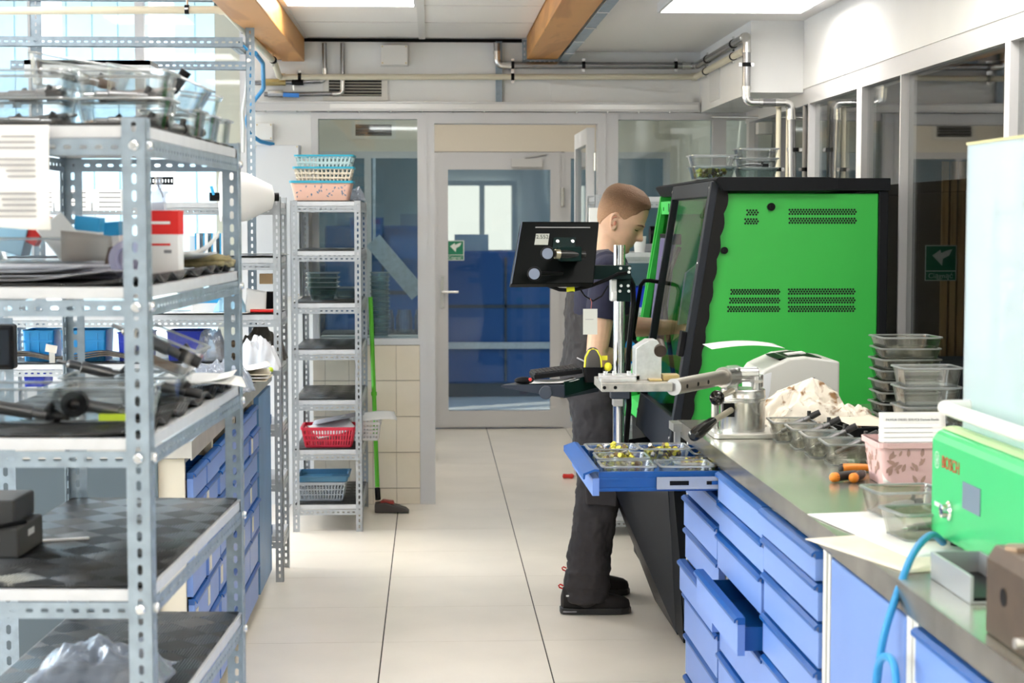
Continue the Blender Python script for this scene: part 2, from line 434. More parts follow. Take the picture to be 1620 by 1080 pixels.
# ---- left: plain wall further back with the big bright windows
wl = MB().box(-3.5, -3.3, -2.2, 10.4, 0, .95).box(-3.5, -3.3, -2.2, 10.4, 2.42, 3.1)
for y in (-2.2, 1.1, 4.4, 7.7): wl.box(-3.5, -3.3, y, y+.3, .95, 2.42)
wall_left = struct('wall_left', wl, wallw, loc=(0, 0, 0))
w4 = MB()
for y in (-1.9, -.45, 1.4, 2.9, 4.7, 6.2, 8.0, 9.2): w4.box(-3.42, -3.36, y, y+.06, .95, 2.42)
win4 = struct('window_4', w4, alframe, loc=(0, 0, 0))
obj('pane', MB().box(-3.395, -3.389, -1.9, 10.3, .95, 2.42), pane, win4)
# back glazing left of the white pier: bright hall beyond
w5 = MB().box(-3.3, -1.0, YW+.05, YW+.13, 0, .85).box(-3.3, -1.0, YW+.05, YW+.13, 2.95, 3.05)
for x in (-1.05, -1.62, -2.2, -2.8, -3.3): w5.box(x, x+.05, YW+.06, YW+.12, .85, 2.95)
win5 = struct('window_5', w5, alframe, loc=(0, 0, 0))
obj('pane', MB().box(-3.3, -1.0, YW+.085, YW+.091, .85, 2.95), pane, win5)
# unseen wall behind the camera, greyed to cut bounce light and reflections
struct('wall_front', MB().box(-4.2, 4.2, -2.4, -2.2, 0, 2.72), mat('unseen_wall_grey', (.30, .31, .32), .7), loc=(0, 0, 0))

# ---- what stands outside the back-left glazing: a pale ribbed facade and ground
pale = mat('pale_cladding', (.50, .66, .70), .55)
fac = struct('exterior_facade', MB().box(-9, -1.25, 14.0, 14.2, 0, 5.0), pale, loc=(0, 0, 0))
for i in range(30):
    x = -1.35 - i*.2
    obj('slat', MB().box(x-.094, x+.094, 13.985, 14.0, .2, 5.0), pale, fac)
struct('exterior_ground', MB().box(-30, -3.5, -30, 60, -.2, -.12).box(-3.5, -1.2, 10, 60, -.11, -.01), mat('concrete_yard', (.55, .55, .53), .8), loc=(0, 0, 0))
struct('exterior_column', MB().cyl((-1.9, 12.6, 0), (-1.9, 12.6, 5), .09, n=20).cyl((-2.75, 12.9, 0), (-2.75, 12.9, 5), .09, n=20), mat('pale_column', (.74, .82, .84), .5), loc=(0, 0, 0))

# ---- lobby behind the doorway and the hall behind that
YL = 13.2
lobw = mat('cream_wall', (.78, .72, .62), .8)
lob = MB().box(-1.2, 1.95, YL, YL+.15, 2.09, 2.9)
lob.box(-1.2, -1.0, YW+.18, YL, 0, 2.9).box(1.80, 1.95, YW+.1, YL, 0, 2.9)
wall_lobby = struct('wall_lobby', lob, lobw, loc=(0, 0, 0))
struct('ceiling_lobby', MB().box(-1.2, 1.95, YW+.18, YL+.15, 2.75, 2.9), ceilm, loc=(0, 0, 0))
w6 = MB()
frame_rect(w6, -1.0, .02, 0, 2.09, .05, YL, YL+.07); frame_rect(w6, 1.0, 1.80, 0, 2.09, .05, YL, YL+.07)
w6.box(-.5, -.45, YL, YL+.07, .05, 2.04)
win6 = struct('window_6', w6, alframe, loc=(0, 0, 0))
obj('pane', MB().box(-.95, -.5, YL+.03, YL+.036, .05, 2.04), paned, win6)
obj('pane', MB().box(-.45, -.03, YL+.03, YL+.036, .05, 2.04), paned, win6)
obj('pane', MB().box(1.05, 1.75, YL+.03, YL+.036, .05, 2.04), paned, win6)
dd = MB(); frame_rect(dd, .02, 1.0, .01, 2.085, .03, YL-.01, YL+.08)
door2 = struct('door_2', dd, alframe, loc=(0, 0, 0))
leaf = MB().box(.05, .125, YL-.02, YL+.04, .02, 2.055).box(.895, .97, YL-.02, YL+.04, .02, 2.055).box(.125, .895, YL-.02, YL+.04, .02, .14).box(.125, .895, YL-.02, YL+.04, 1.955, 2.055)
lf = obj('door_leaf', leaf, alframe, door2)
obj('pane', MB().box(.125, .895, YL+.005, YL+.012, .14, 1.955), glassmat('door_pane', (.80, .86, .88), ior=1.35), lf)
obj('lever_handle', MB().box(.066, .096, YL-.028, YL-.02, .92, 1.16).tube([(.081, YL-.02, 1.04), (.081, YL-.065, 1.04), (.20, YL-.065, 1.04)], .010), fitm, lf)
obj('door_closer', MB().box(.60, .83, YL-.065, YL-.02, 1.975, 2.035).bar((.70, YL-.05, 2.045), (.86, YL-.03, 2.075), .02, .01), mat('closer_grey', (.6, .6, .6), .4), lf)
for z in (.3, 1.2, 1.75): obj('hinge', MB().cyl((.985, YL-.03, z-.07), (.985, YL-.03, z+.07), .014), fitm, door2)
# hall
hallw = mat('hall_wall', (.58, .63, .66), .7)
struct('wall_hall', MB().box(-4, 4, 21, 21.2, 0, 4).box(-4, -3.8, YL+.2, 21, 0, 4).box(3.8, 4, YL+.2, 21, 0, 4), hallw, loc=(0, 0, 0))
struct('ceiling_hall', MB().box(-4, 4, YL+.15, 21.2, 3.4, 3.5), mat('hall_ceiling', (.38, .42, .46), .8), loc=(0, 0, 0))
# room behind the right-hand glazing
struct('wall_corridor', MB().box(3.7, 3.8, 2.0, 11.0, 0, 2.6).box(XR+.07, 3.8, 11.0, 11.1, 0, 2.6).box(XR+.07, 3.8, 1.9, 2.0, 0, 2.6), mat('corridor_wall', (.22, .215, .21), .7), loc=(0, 0, 0))
cor = struct('wall_slatted', MB().box(2.15, 3.7, 9.38, 9.42, 0, 2.1), mat('slat_backing', (.20, .17, .14), .8), loc=(0, 0, 0))
slw = woodmat('oak_slat', (.50, .30, .13), (.68, .44, .21), (3, 3, .3))
sl_me = mesh_of(MB().box(-.016, .016, -.03, 0, 0, 1.05), 'slat', slw)
for i in range(26):
    o = bpy.data.objects.new('slat', sl_me); COL.objects.link(o); o.parent = cor; o.location = (2.77+i*.045, 9.38, .84)
obj('bench_front', MB().box(2.3, 3.6, 9.30, 9.37, 0, .84).box(2.3, 3.6, 9.26, 9.30, .02, .26).box(2.3, 3.6, 9.26, 9.30, .29, .53).box(2.3, 3.6, 9.26, 9.30, .56, .82), mat('slate_panel', (.20, .22, .24), .5), cor)

# ---- light panels
panel_e = emitmat('led_panel', (1, .97, .92), PANEL_STRENGTH)
pfr = mat('lamp_frame', (.72, .72, .72), .4)
def lamp(label, x0, x1, y0, y1, z, drop=.0):
    t = thing('ceiling_light', label, 'ceiling light', ((x0+x1)/2, (y0+y1)/2, z))
    a, b_ = (x1-x0)/2, (y1-y0)/2
    fr = MB()
    for q in ((-a, -a+.012, -b_, b_), (a-.012, a, -b_, b_), (-a+.012, a-.012, -b_, -b_+.012), (-a+.012, a-.012, b_-.012, b_)): fr.box(*q, -.004-drop, .008)
    obj('frame', fr, pfr, t)
    obj('diffuser', MB().box(-a+.012, a-.012, -b_+.012, b_-.012, -drop, .004-drop), panel_e, t)
    return t
lamp('square recessed ceiling light between the timber beams', -.672, -.066, 7.64, 8.24, ZC-.004)
lamp('surface mounted ceiling light right of the timber beams', .97, 1.60, 6.95, 7.55, ZR-.001, .035)
OUTV = ('above the end of the near rack', 'above the front of the near rack', 'behind the camera on the aisle side', 'above the blue drawer cabinets', 'above the green tester', 'behind the camera on the bench side', 'by the far left windows', 'by the middle left windows', 'by the near left windows')
for k, (x, y) in enumerate(((-.67, 5.0), (-.67, 2.6), (-.67, .2), (.98, 4.6), (.98, 2.2), (.98, -.3), (-2.3, 6.6), (-2.3, 3.8), (-2.3, 1.0))):
    lamp('square ceiling light out of view, ' + OUTV[k], x, x+.6, y, y+.6, (ZR if x > 0 else 2.566 if x > -1 else 3.0)-.002)['group'] = 'ceiling lights nearer the camera'
lamp('added ceiling light in the lobby behind the doorway', .1, .7, 11.0, 11.6, 2.745)  # unseen lamp added to light the lobby
lamp('added ceiling light in the lobby behind the partition window', -.8, -.2, 11.2, 11.8, 2.745)  # another unseen lamp added for the lobby
lamp('hall ceiling light seen through the glass door', .3, .9, 17.0, 17.6, 3.39)
lamp('added hall ceiling light left of the glass door', -1.7, -1.1, 16.0, 16.6, 3.39)  # unseen lamp added to light the hall
lamp('added corridor ceiling light behind the dark glazing', 2.5, 3.1, 7.2, 7.8, 2.575)  # unseen lamp added to brighten the room behind the glazing
lamp('second added corridor ceiling light behind the dark glazing', 2.5, 3.1, 8.3, 8.9, 2.575)  # further unseen lamp, added to brighten the slatted wall
struct('ceiling_corridor', MB().box(XR+.35, 3.8, 1.9, 11.1, 2.58, 2.6), ceilm, loc=(0, 0, 0))
# ================================================================== SLOTTED STEEL RACKS
def matmat(name):
    m = mat(name, (.012, .0115, .0115), .38, spec=.4)
    n = m.node_tree.nodes; l = m.node_tree.links; b = n['Principled BSDF']
    tc = n.new('ShaderNodeTexCoord')
    mp = n.new('ShaderNodeMapping'); mp.inputs['Rotation'].default_value = (0, 0, R(45)); l.new(tc.outputs['Object'], mp.inputs[0])
    ck = n.new('ShaderNodeTexChecker'); ck.inputs['Scale'].default_value = 14; l.new(mp.outputs[0], ck.inputs[0])
    w1_ = n.new('ShaderNodeTexWave'); w1_.bands_direction = 'X'; w1_.inputs['Scale'].default_value = 55; l.new(tc.outputs['Object'], w1_.inputs[0])
    w2_ = n.new('ShaderNodeTexWave'); w2_.bands_direction = 'Y'; w2_.inputs['Scale'].default_value = 55; l.new(tc.outputs['Object'], w2_.inputs[0])
    mx = n.new('ShaderNodeMix'); mx.data_type = 'FLOAT'
    l.new(ck.outputs['Fac'], mx.inputs[0]); l.new(w1_.outputs['Fac'], mx.inputs[2]); l.new(w2_.outputs['Fac'], mx.inputs[3])
    bp = n.new('ShaderNodeBump'); bp.inputs['Strength'].default_value = .7; bp.inputs['Distance'].default_value = .004
    l.new(mx.outputs[0], bp.inputs['Height']); l.new(bp.outputs[0], b.inputs['Normal'])
    mr = n.new('ShaderNodeMapRange'); mr.inputs['To Min'].default_value = .30; mr.inputs['To Max'].default_value = .44
    l.new(ck.outputs['Fac'], mr.inputs[0]); l.new(mr.outputs[0], b.inputs['Roughness'])
    return m
rib_mat = matmat('ribbed_rubber')
BOLT = mesh_of(MB().lathe([(.0085, 0), (.0085, .004), (.006, .007)], n=10, M=Matrix.Rotation(R(90), 4, 'X')), 'bolt', bolt_m)

def rack(name, label, loc, rotz, W, D, levels, H, pw=.04, pitch=.028, slot=(.017, .0085), bh=.027, bp=.0255, bslot=(.013, .0065), lip=.019, m=galv, lm=lipm, bolts=False, group=None, skipback=False):
    t = thing(name, label, 'shelf rack', loc, rotz, group)
    X, Y, Z = Vector((1, 0, 0)), Vector((0, 1, 0)), Vector((0, 0, 1))
    for sx in (0, -W):
        for sy in (0, D):
            a = -X if sx == 0 else X; c = Y if sy == 0 else -Y
            p = MB().strip((sx, sy, 0), Z, a, c, H, pw, pitch, *slot).strip((sx, sy, 0), Z, c, a, H, pw*.85, pitch, *slot)
            po = obj('post', p, m, t)
            if bolts:
                for z in levels:
                    if z < .4: continue
                    zz = z - lip - bh*.5
                    for loc_, rz in (((sx + a.x*pw*.5, sy, zz), 0 if sy == 0 else PI), ((sx, sy + c.y*pw*.45, zz), R(90) if sx == 0 else R(-90))):
                        bo = bpy.data.objects.new('bolt', BOLT); COL.objects.link(bo); bo.parent = po; bo.location = loc_; bo.rotation_euler = (0, 0, rz)
    for z in levels:
        z0 = z - lip - bh - .002
        e = .0025
        obj('beam', MB().strip((-W+e, e, z0), X, Z, Y, W-2*e, bh, bp, *bslot), m, t)
        obj('beam', MB().strip((-W+e, D-e, z0), X, Z, -Y, W-2*e, bh, bp, *bslot), m, t)
        obj('beam', MB().strip((-e, e, z0), Y, Z, -X, D-2*e, bh, bp, *bslot), m, t)
        obj('beam', MB().strip((-W+e, e, z0), Y, Z, X, D-2*e, bh, bp, *bslot), m, t)
        sh = MB().box(-W+.005, -.005, .005, D-.005, z-.004, z)
        sh.box(-W+.005, -.005, .005, .007, z-lip, z-.004).box(-W+.005, -.005, D-.007, D-.005, z-lip, z-.004)
        sh.box(-.007, -.005, .007, D-.007, z-lip, z-.004).box(-W+.005, -W+.007, .007, D-.007, z-lip, z-.004)
        obj('shelf', sh, lm, t)
    return t
def rmat(label, rk, W, D, z, wavy=0., group=None):
    """a ribbed rubber mat lying on a rack's shelf"""
    M = Matrix.Translation((-W/2, D/2, z+.0005))
    o = single('rubber_mat', label, 'mat', MB().sheet(lambda u, v: Vector((
        (-W/2+.012)+(W-.024)*u, -D/2+.012+(D-.03)*v, .003 + wavy*max(0, u-.72)/.28*(1+math.sin(v*46+2*math.sin(v*7)))*.5)), 14 if wavy else 2, 60 if wavy else 2), rib_mat, group, loc=(0, 0, 0), solid=.004)
    o.matrix_world = wm(rk) @ M
    o.location = (wm(rk) @ M).to_translation(); o.rotation_euler = rk.rotation_euler
    return o

# near rack on the left
NW, ND = .385, .955
NL = [1.725, 1.462, 1.213, .961, .709, .457, .20]
NRZ = R(-3.0)
near = rack('slotted_shelf_rack', 'large galvanised slotted shelf rack nearest the camera holding glass boxes', (-.463, 2.885, 0), NRZ, NW, ND, NL, 1.738, bolts=True)
for z, wv, s in zip(NL, (0, .014, .016, 0, 0), ('under the glass boxes on the top shelf', 'with a crinkled edge under the red box', 'with a curled edge under papers and glass', 'on the wide empty shelf', 'on the lowest visible shelf')):
    rmat('black ribbed mat %s of the near rack' % s if 'shelf' in s else 'black ribbed mat %s on the near rack' % s, near, NW, ND, z, wv)
def onnear(x, y, z):      # rack-local (x from right edge, y from near end) to world
    return wm(near) @ Vector((x, y, z))

# rack with the baskets by the partition
BL = [1.668, 1.42, 1.158, .924, .669, .417, .137]
brk = rack('slotted_shelf_rack', 'narrow tall white slotted rack with coloured baskets beside the tiled wall', (-.352, 8.82, 0), 0, .352, .78, BL, 1.672, pw=.034, pitch=.03, slot=(.018, .008), bh=.028, bp=.026, lip=.022, m=galvw, lm=lipm)
for z, s in zip(BL, ('top shelf under the stacked baskets', 'second shelf down', 'shelf holding the nested glass bowls', 'empty fourth shelf', 'empty fifth shelf above the red basket', 'shelf under the red basket', 'bottom shelf')):
    rmat('black mat on the %s of the narrow basket rack' % s, brk, .352, .78, z)

# rack behind the left workbench
DL = [1.65, 1.412, 1.167, .955, .69, .45, .20]
drk = rack('slotted_shelf_rack', 'wide white slotted rack at the far end of the left workbench', (-.648, 7.585, 0), 0, 1.20, .33, DL, 1.675, pw=.034, pitch=.03, slot=(.018, .008), bh=.028, bp=.026, lip=.022, m=galvw, lm=lipm)
for z, s in zip(DL[1:4], ('under the flat papers', 'under the loose cartons', 'under the blue crates')):
    rmat('dark rubber mat %s on the wide rack behind the left workbench' % s, drk, 1.2, .33, z)

# rack behind the person, partly hidden
rrk = rack('slotted_shelf_rack', 'white slotted rack behind the person beside the green machine', (1.42, 8.62, 0), 0, .615, .42, [1.69, 1.415, 1.14, .86, .58, .30, .10], 1.70, pw=.034, pitch=.03, slot=(.018, .008), bh=.028, bp=.026, lip=.022, m=galvw, lm=lipm)

# overhead frame of tall slotted angles on the left
fr = thing('overhead_steel_gantry', 'tall overhead frame of slotted steel angles above the left racks', 'steel frame', (-1.3, 7.95, 0))
def fstrip(name, o, u, v, n, L, W=.04, m=galv):
    return obj(name, MB().strip(o, u, v, n, L, W, .032, .018, .0085).strip(Vector(o), u, n, v, L, W*.8, .032, .018, .0085), m, fr, world=True)
X, Y, Z = Vector((1, 0, 0)), Vector((0, 1, 0)), Vector((0, 0, 1))
fstrip('post', (-.835, 8.02, 0), Z, X, Y, 2.5); fstrip('post', (-1.79, 8.0, 0), Z, X, Y, 2.56, .05); fstrip('post', (-1.735, 6.98, 0), Z, X, Y, 2.56, .045)
fstrip('beam', (-1.94, 7.95, 2.345), X, Z, Y, 1.10, .045); fstrip('beam', (-1.94, 8.25, 2.27), X, Z, Y, 1.12, .04)
fstrip('beam', (-1.94, 7.98, 2.55), X, Z, Y, 1.2, .03)
fstrip('beam', (-.86, 7.96, 2.345), Y, Z, -X, .32, .045)
obj('tray_panel', MB().box(-1.82, -1.26, 8.0, 8.24, 2.27, 2.29).box(-1.82, -1.26, 8.0, 8.01, 2.21, 2.29), mat('tray_grey', (.66, .69, .72), .5), fr, world=True)

# ================================================================== CABINETS AND WORKBENCHES
lab_m = mat('label_cream', (.76, .72, .60), .6)
def drawer(cab, y0, y1, z0, z1, pull=0., label_plate=False, depth=.5, mf=None):
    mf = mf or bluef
    g = MB().box(-.018-pull, -pull, y0+.004, y1-.004, z0+.004, z1-.020)
    if pull > .005:
        g.mi(1)
        g.box(-pull, depth-pull, y0+.02, y0+.026, z0+.012, z1-.03).box(-pull, depth-pull, y1-.026, y1-.02, z0+.012, z1-.03)
        g.box(-pull, depth-pull, y0+.026, y1-.026, z0+.012, z0+.016).box(depth-pull-.005, depth-pull, y0+.026, y1-.026, z0+.016, z1-.03)
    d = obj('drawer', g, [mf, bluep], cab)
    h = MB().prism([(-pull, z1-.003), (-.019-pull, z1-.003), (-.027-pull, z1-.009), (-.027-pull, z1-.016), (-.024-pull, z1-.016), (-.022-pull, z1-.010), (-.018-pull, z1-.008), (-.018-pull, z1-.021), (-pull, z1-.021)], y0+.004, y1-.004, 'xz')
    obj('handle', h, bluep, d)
    if label_plate: obj('label_plate', MB().box(-.020-pull, -.018-pull, y1-.07, y1-.025, (z0+z1)/2-.035, (z0+z1)/2+.022), lab_m, d)
    return d
def carcass(cab, W, D, H, z0=.06, m=framec, t=.02):
    c = MB().box(.0, .022, 0, t, z0, H).box(0, .022, W-t, W, z0, H).box(0, .022, t, W-t, H-.014, H).box(0, .022, t, W-t, z0, z0+.02)
    c.box(.022, D, 0, .003, z0, H).box(.022, D, W-.003, W, z0, H).box(D-.004, D, .003, W-.003, z0, H).box(.022, D-.004, .003, W-.003, z0, z0+.004)
    obj('carcass', c, m, cab)
    f = MB()
    for x in (.04, D-.08):
        for y in (.03, W-.07): f.box(x, x+.04, y, y+.04, 0, z0)
    obj('feet', f, blackm, cab)

# ---- right workbench (turned 0.8 degrees)
BR = R(.81)
BO = Vector((.800, 5.345, 0))
BM = Matrix.Translation(BO) @ Matrix.Rotation(BR, 4, 'Z')
def onb(x, y, z): return BM @ Vector((x, y, z))
HB = .898
def rcab(label, ya, W):
    p = onb(0, ya-W+.0015, 0)
    return thing('drawer_cabinet', label, 'cabinet', p, BR)
c1 = rcab('blue drawer cabinet under the vice with its top drawer pulled out', 0, .612); carcass(c1, .609, .6, HB); obj('stile', MB().box(-.014, 0, .589, .609, .06, HB), framec, c1)
c2 = rcab('middle blue drawer cabinet with one drawer ajar under the steel worktop', -.612, .605); carcass(c2, .602, .6, HB)
c3 = rcab('blue drawer cabinet next to the plain blue cupboard door', -1.217, .60); carcass(c3, .597, .6, HB); obj('stile', MB().box(-.016, 0, 0, .026, .06, HB), framec, c3)
def stackd(cab, W, hs, pulls, top=HB-.008, t=.0, a=None, b=None, **k):
    z = top
    for h, p in zip(hs, pulls):
        if p is not None: drawer(cab, t if a is None else a, W-t if b is None else b, z-h, z, p, **k)
        z -= h
stackd(c1, .612, [.078, .078, .1, .1, .1, .13, .13, .14], [None, .002, .008, .003, .02, .005, .0, .0], b=.585)
stackd(c2, .605, [.085, .085, .1, .1, .13, .13, .15], [.008, .004, .008, .065, .0, .003, .0])
stackd(c3, .597, [.07, .085, .1, .1, .13, .13, .15], [.012, .006, .004, .006, .003, .005, .0], a=.032)
c4 = rcab('plain blue cupboard door under the near steel worktop', -1.822, .60); carcass(c4, .597, .6, HB, t=.03); obj('stile', MB().box(-.014, 0, .0, .030, .06, HB).box(-.014, 0, .578, .597, .06, HB), framec, c4)
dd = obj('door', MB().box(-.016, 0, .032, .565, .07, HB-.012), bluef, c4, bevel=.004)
obj('lock', MB().cyl((-.016, .06, .70), (-.024, .06, .70), .012), fitm, dd)
obj('edge_trim', MB().box(-.012, .002, .566, .574, .07, HB-.012), bluep, c4)
c5 = rcab('blue drawer cabinet nearest the camera at the lower right corner', -2.43, .60); carcass(c5, .60, .6, HB, t=.03); obj('stile', MB().box(-.014, 0, .572, .60, .06, HB), framec, c5)
stackd(c5, .60, [.1, .13, .15, .2, .23], [.002, .008, .0, 0, 0], a=.03, b=.57)
# top drawer of cabinet c1, fully open
zt, zb, pl = .892, .818, .352
g = MB().box(-.018-pl, -pl, .008, .604, zb+.002, zt-.024)
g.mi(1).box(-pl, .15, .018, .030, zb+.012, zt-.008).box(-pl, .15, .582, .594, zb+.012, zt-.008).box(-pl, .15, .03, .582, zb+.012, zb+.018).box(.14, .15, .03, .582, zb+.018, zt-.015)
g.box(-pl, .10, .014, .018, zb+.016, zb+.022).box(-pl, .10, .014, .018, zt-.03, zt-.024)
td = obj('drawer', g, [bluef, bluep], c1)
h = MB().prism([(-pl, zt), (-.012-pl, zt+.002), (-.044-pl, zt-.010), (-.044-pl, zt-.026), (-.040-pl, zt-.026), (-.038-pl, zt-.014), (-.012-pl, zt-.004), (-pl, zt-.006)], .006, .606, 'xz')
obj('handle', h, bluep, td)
obj('slide_rail', MB().box(-pl*.55, .05, .004, .013, zb+.020, zb+.052).box(-pl*.55, .05, .0015, .004, zb+.048, zb+.053).box(-pl*.55, .05, .0015, .004, zb+.019, zb+.024), steel, td)
obj('slide_slot', MB().box(-pl*.45, -pl*.3, .0010, .0042, zb+.030, zb+.042).box(-pl*.16, -pl*.04, .0010, .0042, zb+.031, zb+.041).mi(1).box(-pl*.12, -pl*.07, .0008, .004, zb+.031, zb+.041), [black, bluep], td)
def incdrawer(x, y, z): return wm(c1) @ Vector((x, y, z))
# worktop
WZ = .940
wtm = mat('worktop_steel', (.50, .50, .43), .22, .75, noise=.22, nscale=4.5, bump=.02, bscale=90)
wt = thing('steel_worktop', 'long steel worktop of the right workbench carrying vice and printer', 'worktop', onb(.4, -1.5, HB), BR)
obj('top_plate', MB().box(-.012, .86, -3.35, .16, HB+.004, WZ), wtm, wt, world=False)
obj('rear_plate', MB().box(.24, .90, .161, .60, HB+.004, WZ), wtm, wt)
for o in wt.children: o.location = (-.4, 1.5, -HB)
e = obj('edge_strip', MB().box(-.018, -.0125, -3.35, .16, HB-.004, WZ+.001), mat('worktop_edge', (.42, .40, .36), .25, .9, noise=.3, nscale=8), wt); e.location = (-.4, 1.5, -HB)
e = obj('corner_bracket', MB().box(-.045, -.018, .07, .165, HB+.015, WZ-.002).box(-.035, -.018, .10, .13, HB-.05, HB+.015), steel, wt); e.location = (-.4, 1.5, -HB)
e = obj('leg', MB().box(.0, .04, .01, .05, 0, HB), framec, wt); e.location = (-.4, 1.5, -HB)

# ---- left workbench
LX = -.712
def lcab(label, y1, W):     # front faces +X: turned half round, local y runs towards the camera
    return thing('drawer_cabinet', label, 'cabinet', (LX, y1, 0), PI)
lf = mat('left_cabinet_frame', (.62, .57, .46), .5)
for k, (y1, W, s) in enumerate(((5.68, .64, 'blue drawer cabinet seen through the near rack at its end'), (6.32, .64, 'blue drawer cabinet with label plates behind the near rack post'), (6.96, .64, 'blue drawer cabinet next to the smooth blue cupboard'))):
    c = lcab(s, y1, W); carcass(c, W, .58, HB-.01, m=lf)
    z = HB-.05
    for i, h in enumerate((.085, .085, .1, .1, .12, .14, .15)):
        if W > .5 and i < 6:
            drawer(c, .014, W/2-.002, z-h, z, .0 if (i+k) % 3 else .006, i in (1, 3, 4))
            drawer(c, W/2+.002, W-.014, z-h, z, .0 if (i+k) % 2 else .004, i in (2, 4))
        else: drawer(c, .014, W-.014, z-h, z, 0)
        z -= h
c = lcab('smooth blue cupboard door at the far end of the left workbench', 7.53, .56); carcass(c, .56, .58, HB-.01, m=lf)
dd = obj('door', MB().box(-.02, 0, .015, .53, .07, HB-.03), mat('dull_blue_door', (.10, .24, .46), .4, noise=.12, nscale=6), c)
obj('tab', MB().box(-.021, -.016, -.018, .016, .70, .74).box(-.021, -.016, -.018, .016, .22, .26), bluep, dd)
lw = thing('steel_worktop', 'steel worktop of the left workbench behind the near rack', 'worktop', (-1.0, 6.3, HB-.01))
obj('top_plate', MB().box(LX-.6, LX+.02, 5.02, 7.55, HB-.006, WZ), steel, lw, world=True)
obj('edge_strip', MB().box(LX+.02, LX+.024, 5.02, 7.55, HB-.012, WZ+.001), steel, lw, world=True)
obj('end_panel', MB().box(LX-.6, LX-.075, 5.025, 5.038, .02, HB-.008), mat('slate_blue_panel', (.075, .105, .125), .5), lw, world=True)
# ================================================================== GREEN TEST MACHINE
mc = thing('test_machine', 'large green and black diesel test bench with sliding glass hood', 'machine', (1.25, 6.95, 0))
Y0, Y1 = 6.17, 7.80
def W_(name, mb, m, parent=mc, **k): return obj(name, mb, m, parent, world=True, **k)
dN = Vector((-.149, 0, -.958)).normalized()          # down the sloping front
nN = Vector((-.988, 0, .154)).normalized()           # out of it
OT = Vector((1.020, 0, 1.712))
def fp(s, y, o=0): q = OT + dN*s + nN*o; return Vector((q.x, y, q.z))
# shell
W_('side_panel', MB().prism([(1.042, 1.668), (1.588, 1.668), (1.588, .70), (.902, .70), (.893, .757)], Y0+.006, Y0+.03), green, bevel=.004)
wav = []
N = 60
left = [fp(.02 + i/N*.99, 0, .004) for i in range(N+1)]
right = [fp(.03 + i/N*.98, 0, -.030 - .009*abs(math.sin(i*.62))) for i in range(N+1)]
W_('gasket', MB().prism([(p.x, p.z) for p in left] + [(p.x, p.z) for p in reversed(right)], Y0-.006, Y0+.028), rubber)
W_('corner_post', MB().box(1.588, 1.622, Y0-.004, Y0+.05, .02, 1.676), blackm, bevel=.004)
W_('back_panel', MB().box(1.598, 1.622, Y0+.05, Y1, .1, 1.676), blackm)
far = W_('far_side_panel', MB().prism([(1.020, 1.68), (1.598, 1.68), (1.598, .70), (.862, .70)], Y1-.03, Y1), green)
W_('far_edge', MB().prism([(1.025, 1.655), (1.045, 1.655), (.905, .74), (.868, .74)], Y1-.055, Y1-.03), green)
W_('head_flange', MB().box(1.02, 1.16, Y1-.34, Y1-.03, 1.60, 1.655), mat('bright_green', (.05, .60, .10), .4))
W_('flange_slot', MB().box(1.018, 1.0205, Y1-.30, Y1-.285, 1.61, 1.645).box(1.018, 1.0205, Y1-.13, Y1-.12, 1.615, 1.63), black)
top = W_('top_cover', MB().prism([(1.0, 1.717), (1.01, 1.725), (1.40, 1.725), (1.43, 1.721), (1.43, 1.680), (1.36, 1.676), (1.025, 1.676)], Y0-.035, Y1+.01), blackm, bevel=.002)
W_('rear_top_cover', MB().box(1.432, 1.625, Y0-.015, Y1+.01, 1.678, 1.722), blackm, bevel=.002)
# sliding hood
yd0, yd1 = Y0, 7.16
fw = .05
def slab(mb, s0, s1, y0, y1, o0, o1):
    return mb.add([fp(s, y, o) for o in (o0, o1) for y in (y0, y1) for s in (s0, s1)], [(0, 1, 3, 2), (4, 6, 7, 5), (0, 4, 5, 1), (2, 3, 7, 6), (0, 2, 6, 4), (1, 5, 7, 3)])
hd = MB()
slab(hd, .005, 1.0, yd0, yd0+fw, 0, .03); slab(hd, .005, 1.0, yd1-.028, yd1, 0, .03)
slab(hd, .005, .06, yd0+fw, yd1-.028, 0, .03); slab(hd, .86, 1.0, yd0+fw, yd1-.028, 0, .03)
hood = W_('hood', hd, mat('hood_graphite', (.020, .023, .031), .42, spec=.2), bevel=.003)
gp = MB(); slab(gp, .06, .86, yd0+fw, yd1-.028, .010, .016)
obj('pane', gp, glassmat('hood_glass', (.92, .97, .93), ior=1.06), hood, world=True)
hp = [fp(.40, yd1-.015, .03), fp(.40, yd1+.012, .062), fp(.405, yd1+.012, .085), fp(.425, yd1+.012, .096), fp(.62, yd1+.012, .096), fp(.655, yd1+.012, .085), fp(.665, yd1-.03, .07), fp(.665, yd1-.10, .03)]
obj('handle', MB().tube(hp, .0085, 10), black, hood, world=True)
sc = MB()
for s in (.03, .30, .62, .93):
    for y in (yd0+.02, yd1-.014): sc.cyl(fp(s, y, .029), fp(s, y, .033), .006, n=8)
obj('screws', sc, bolt_m, hood, world=True)
lk = MB(); slab(lk, .545, .635, yd0-.006, yd0+.05, .031, .05); obj('latch', lk, black, hood, world=True, bevel=.003)
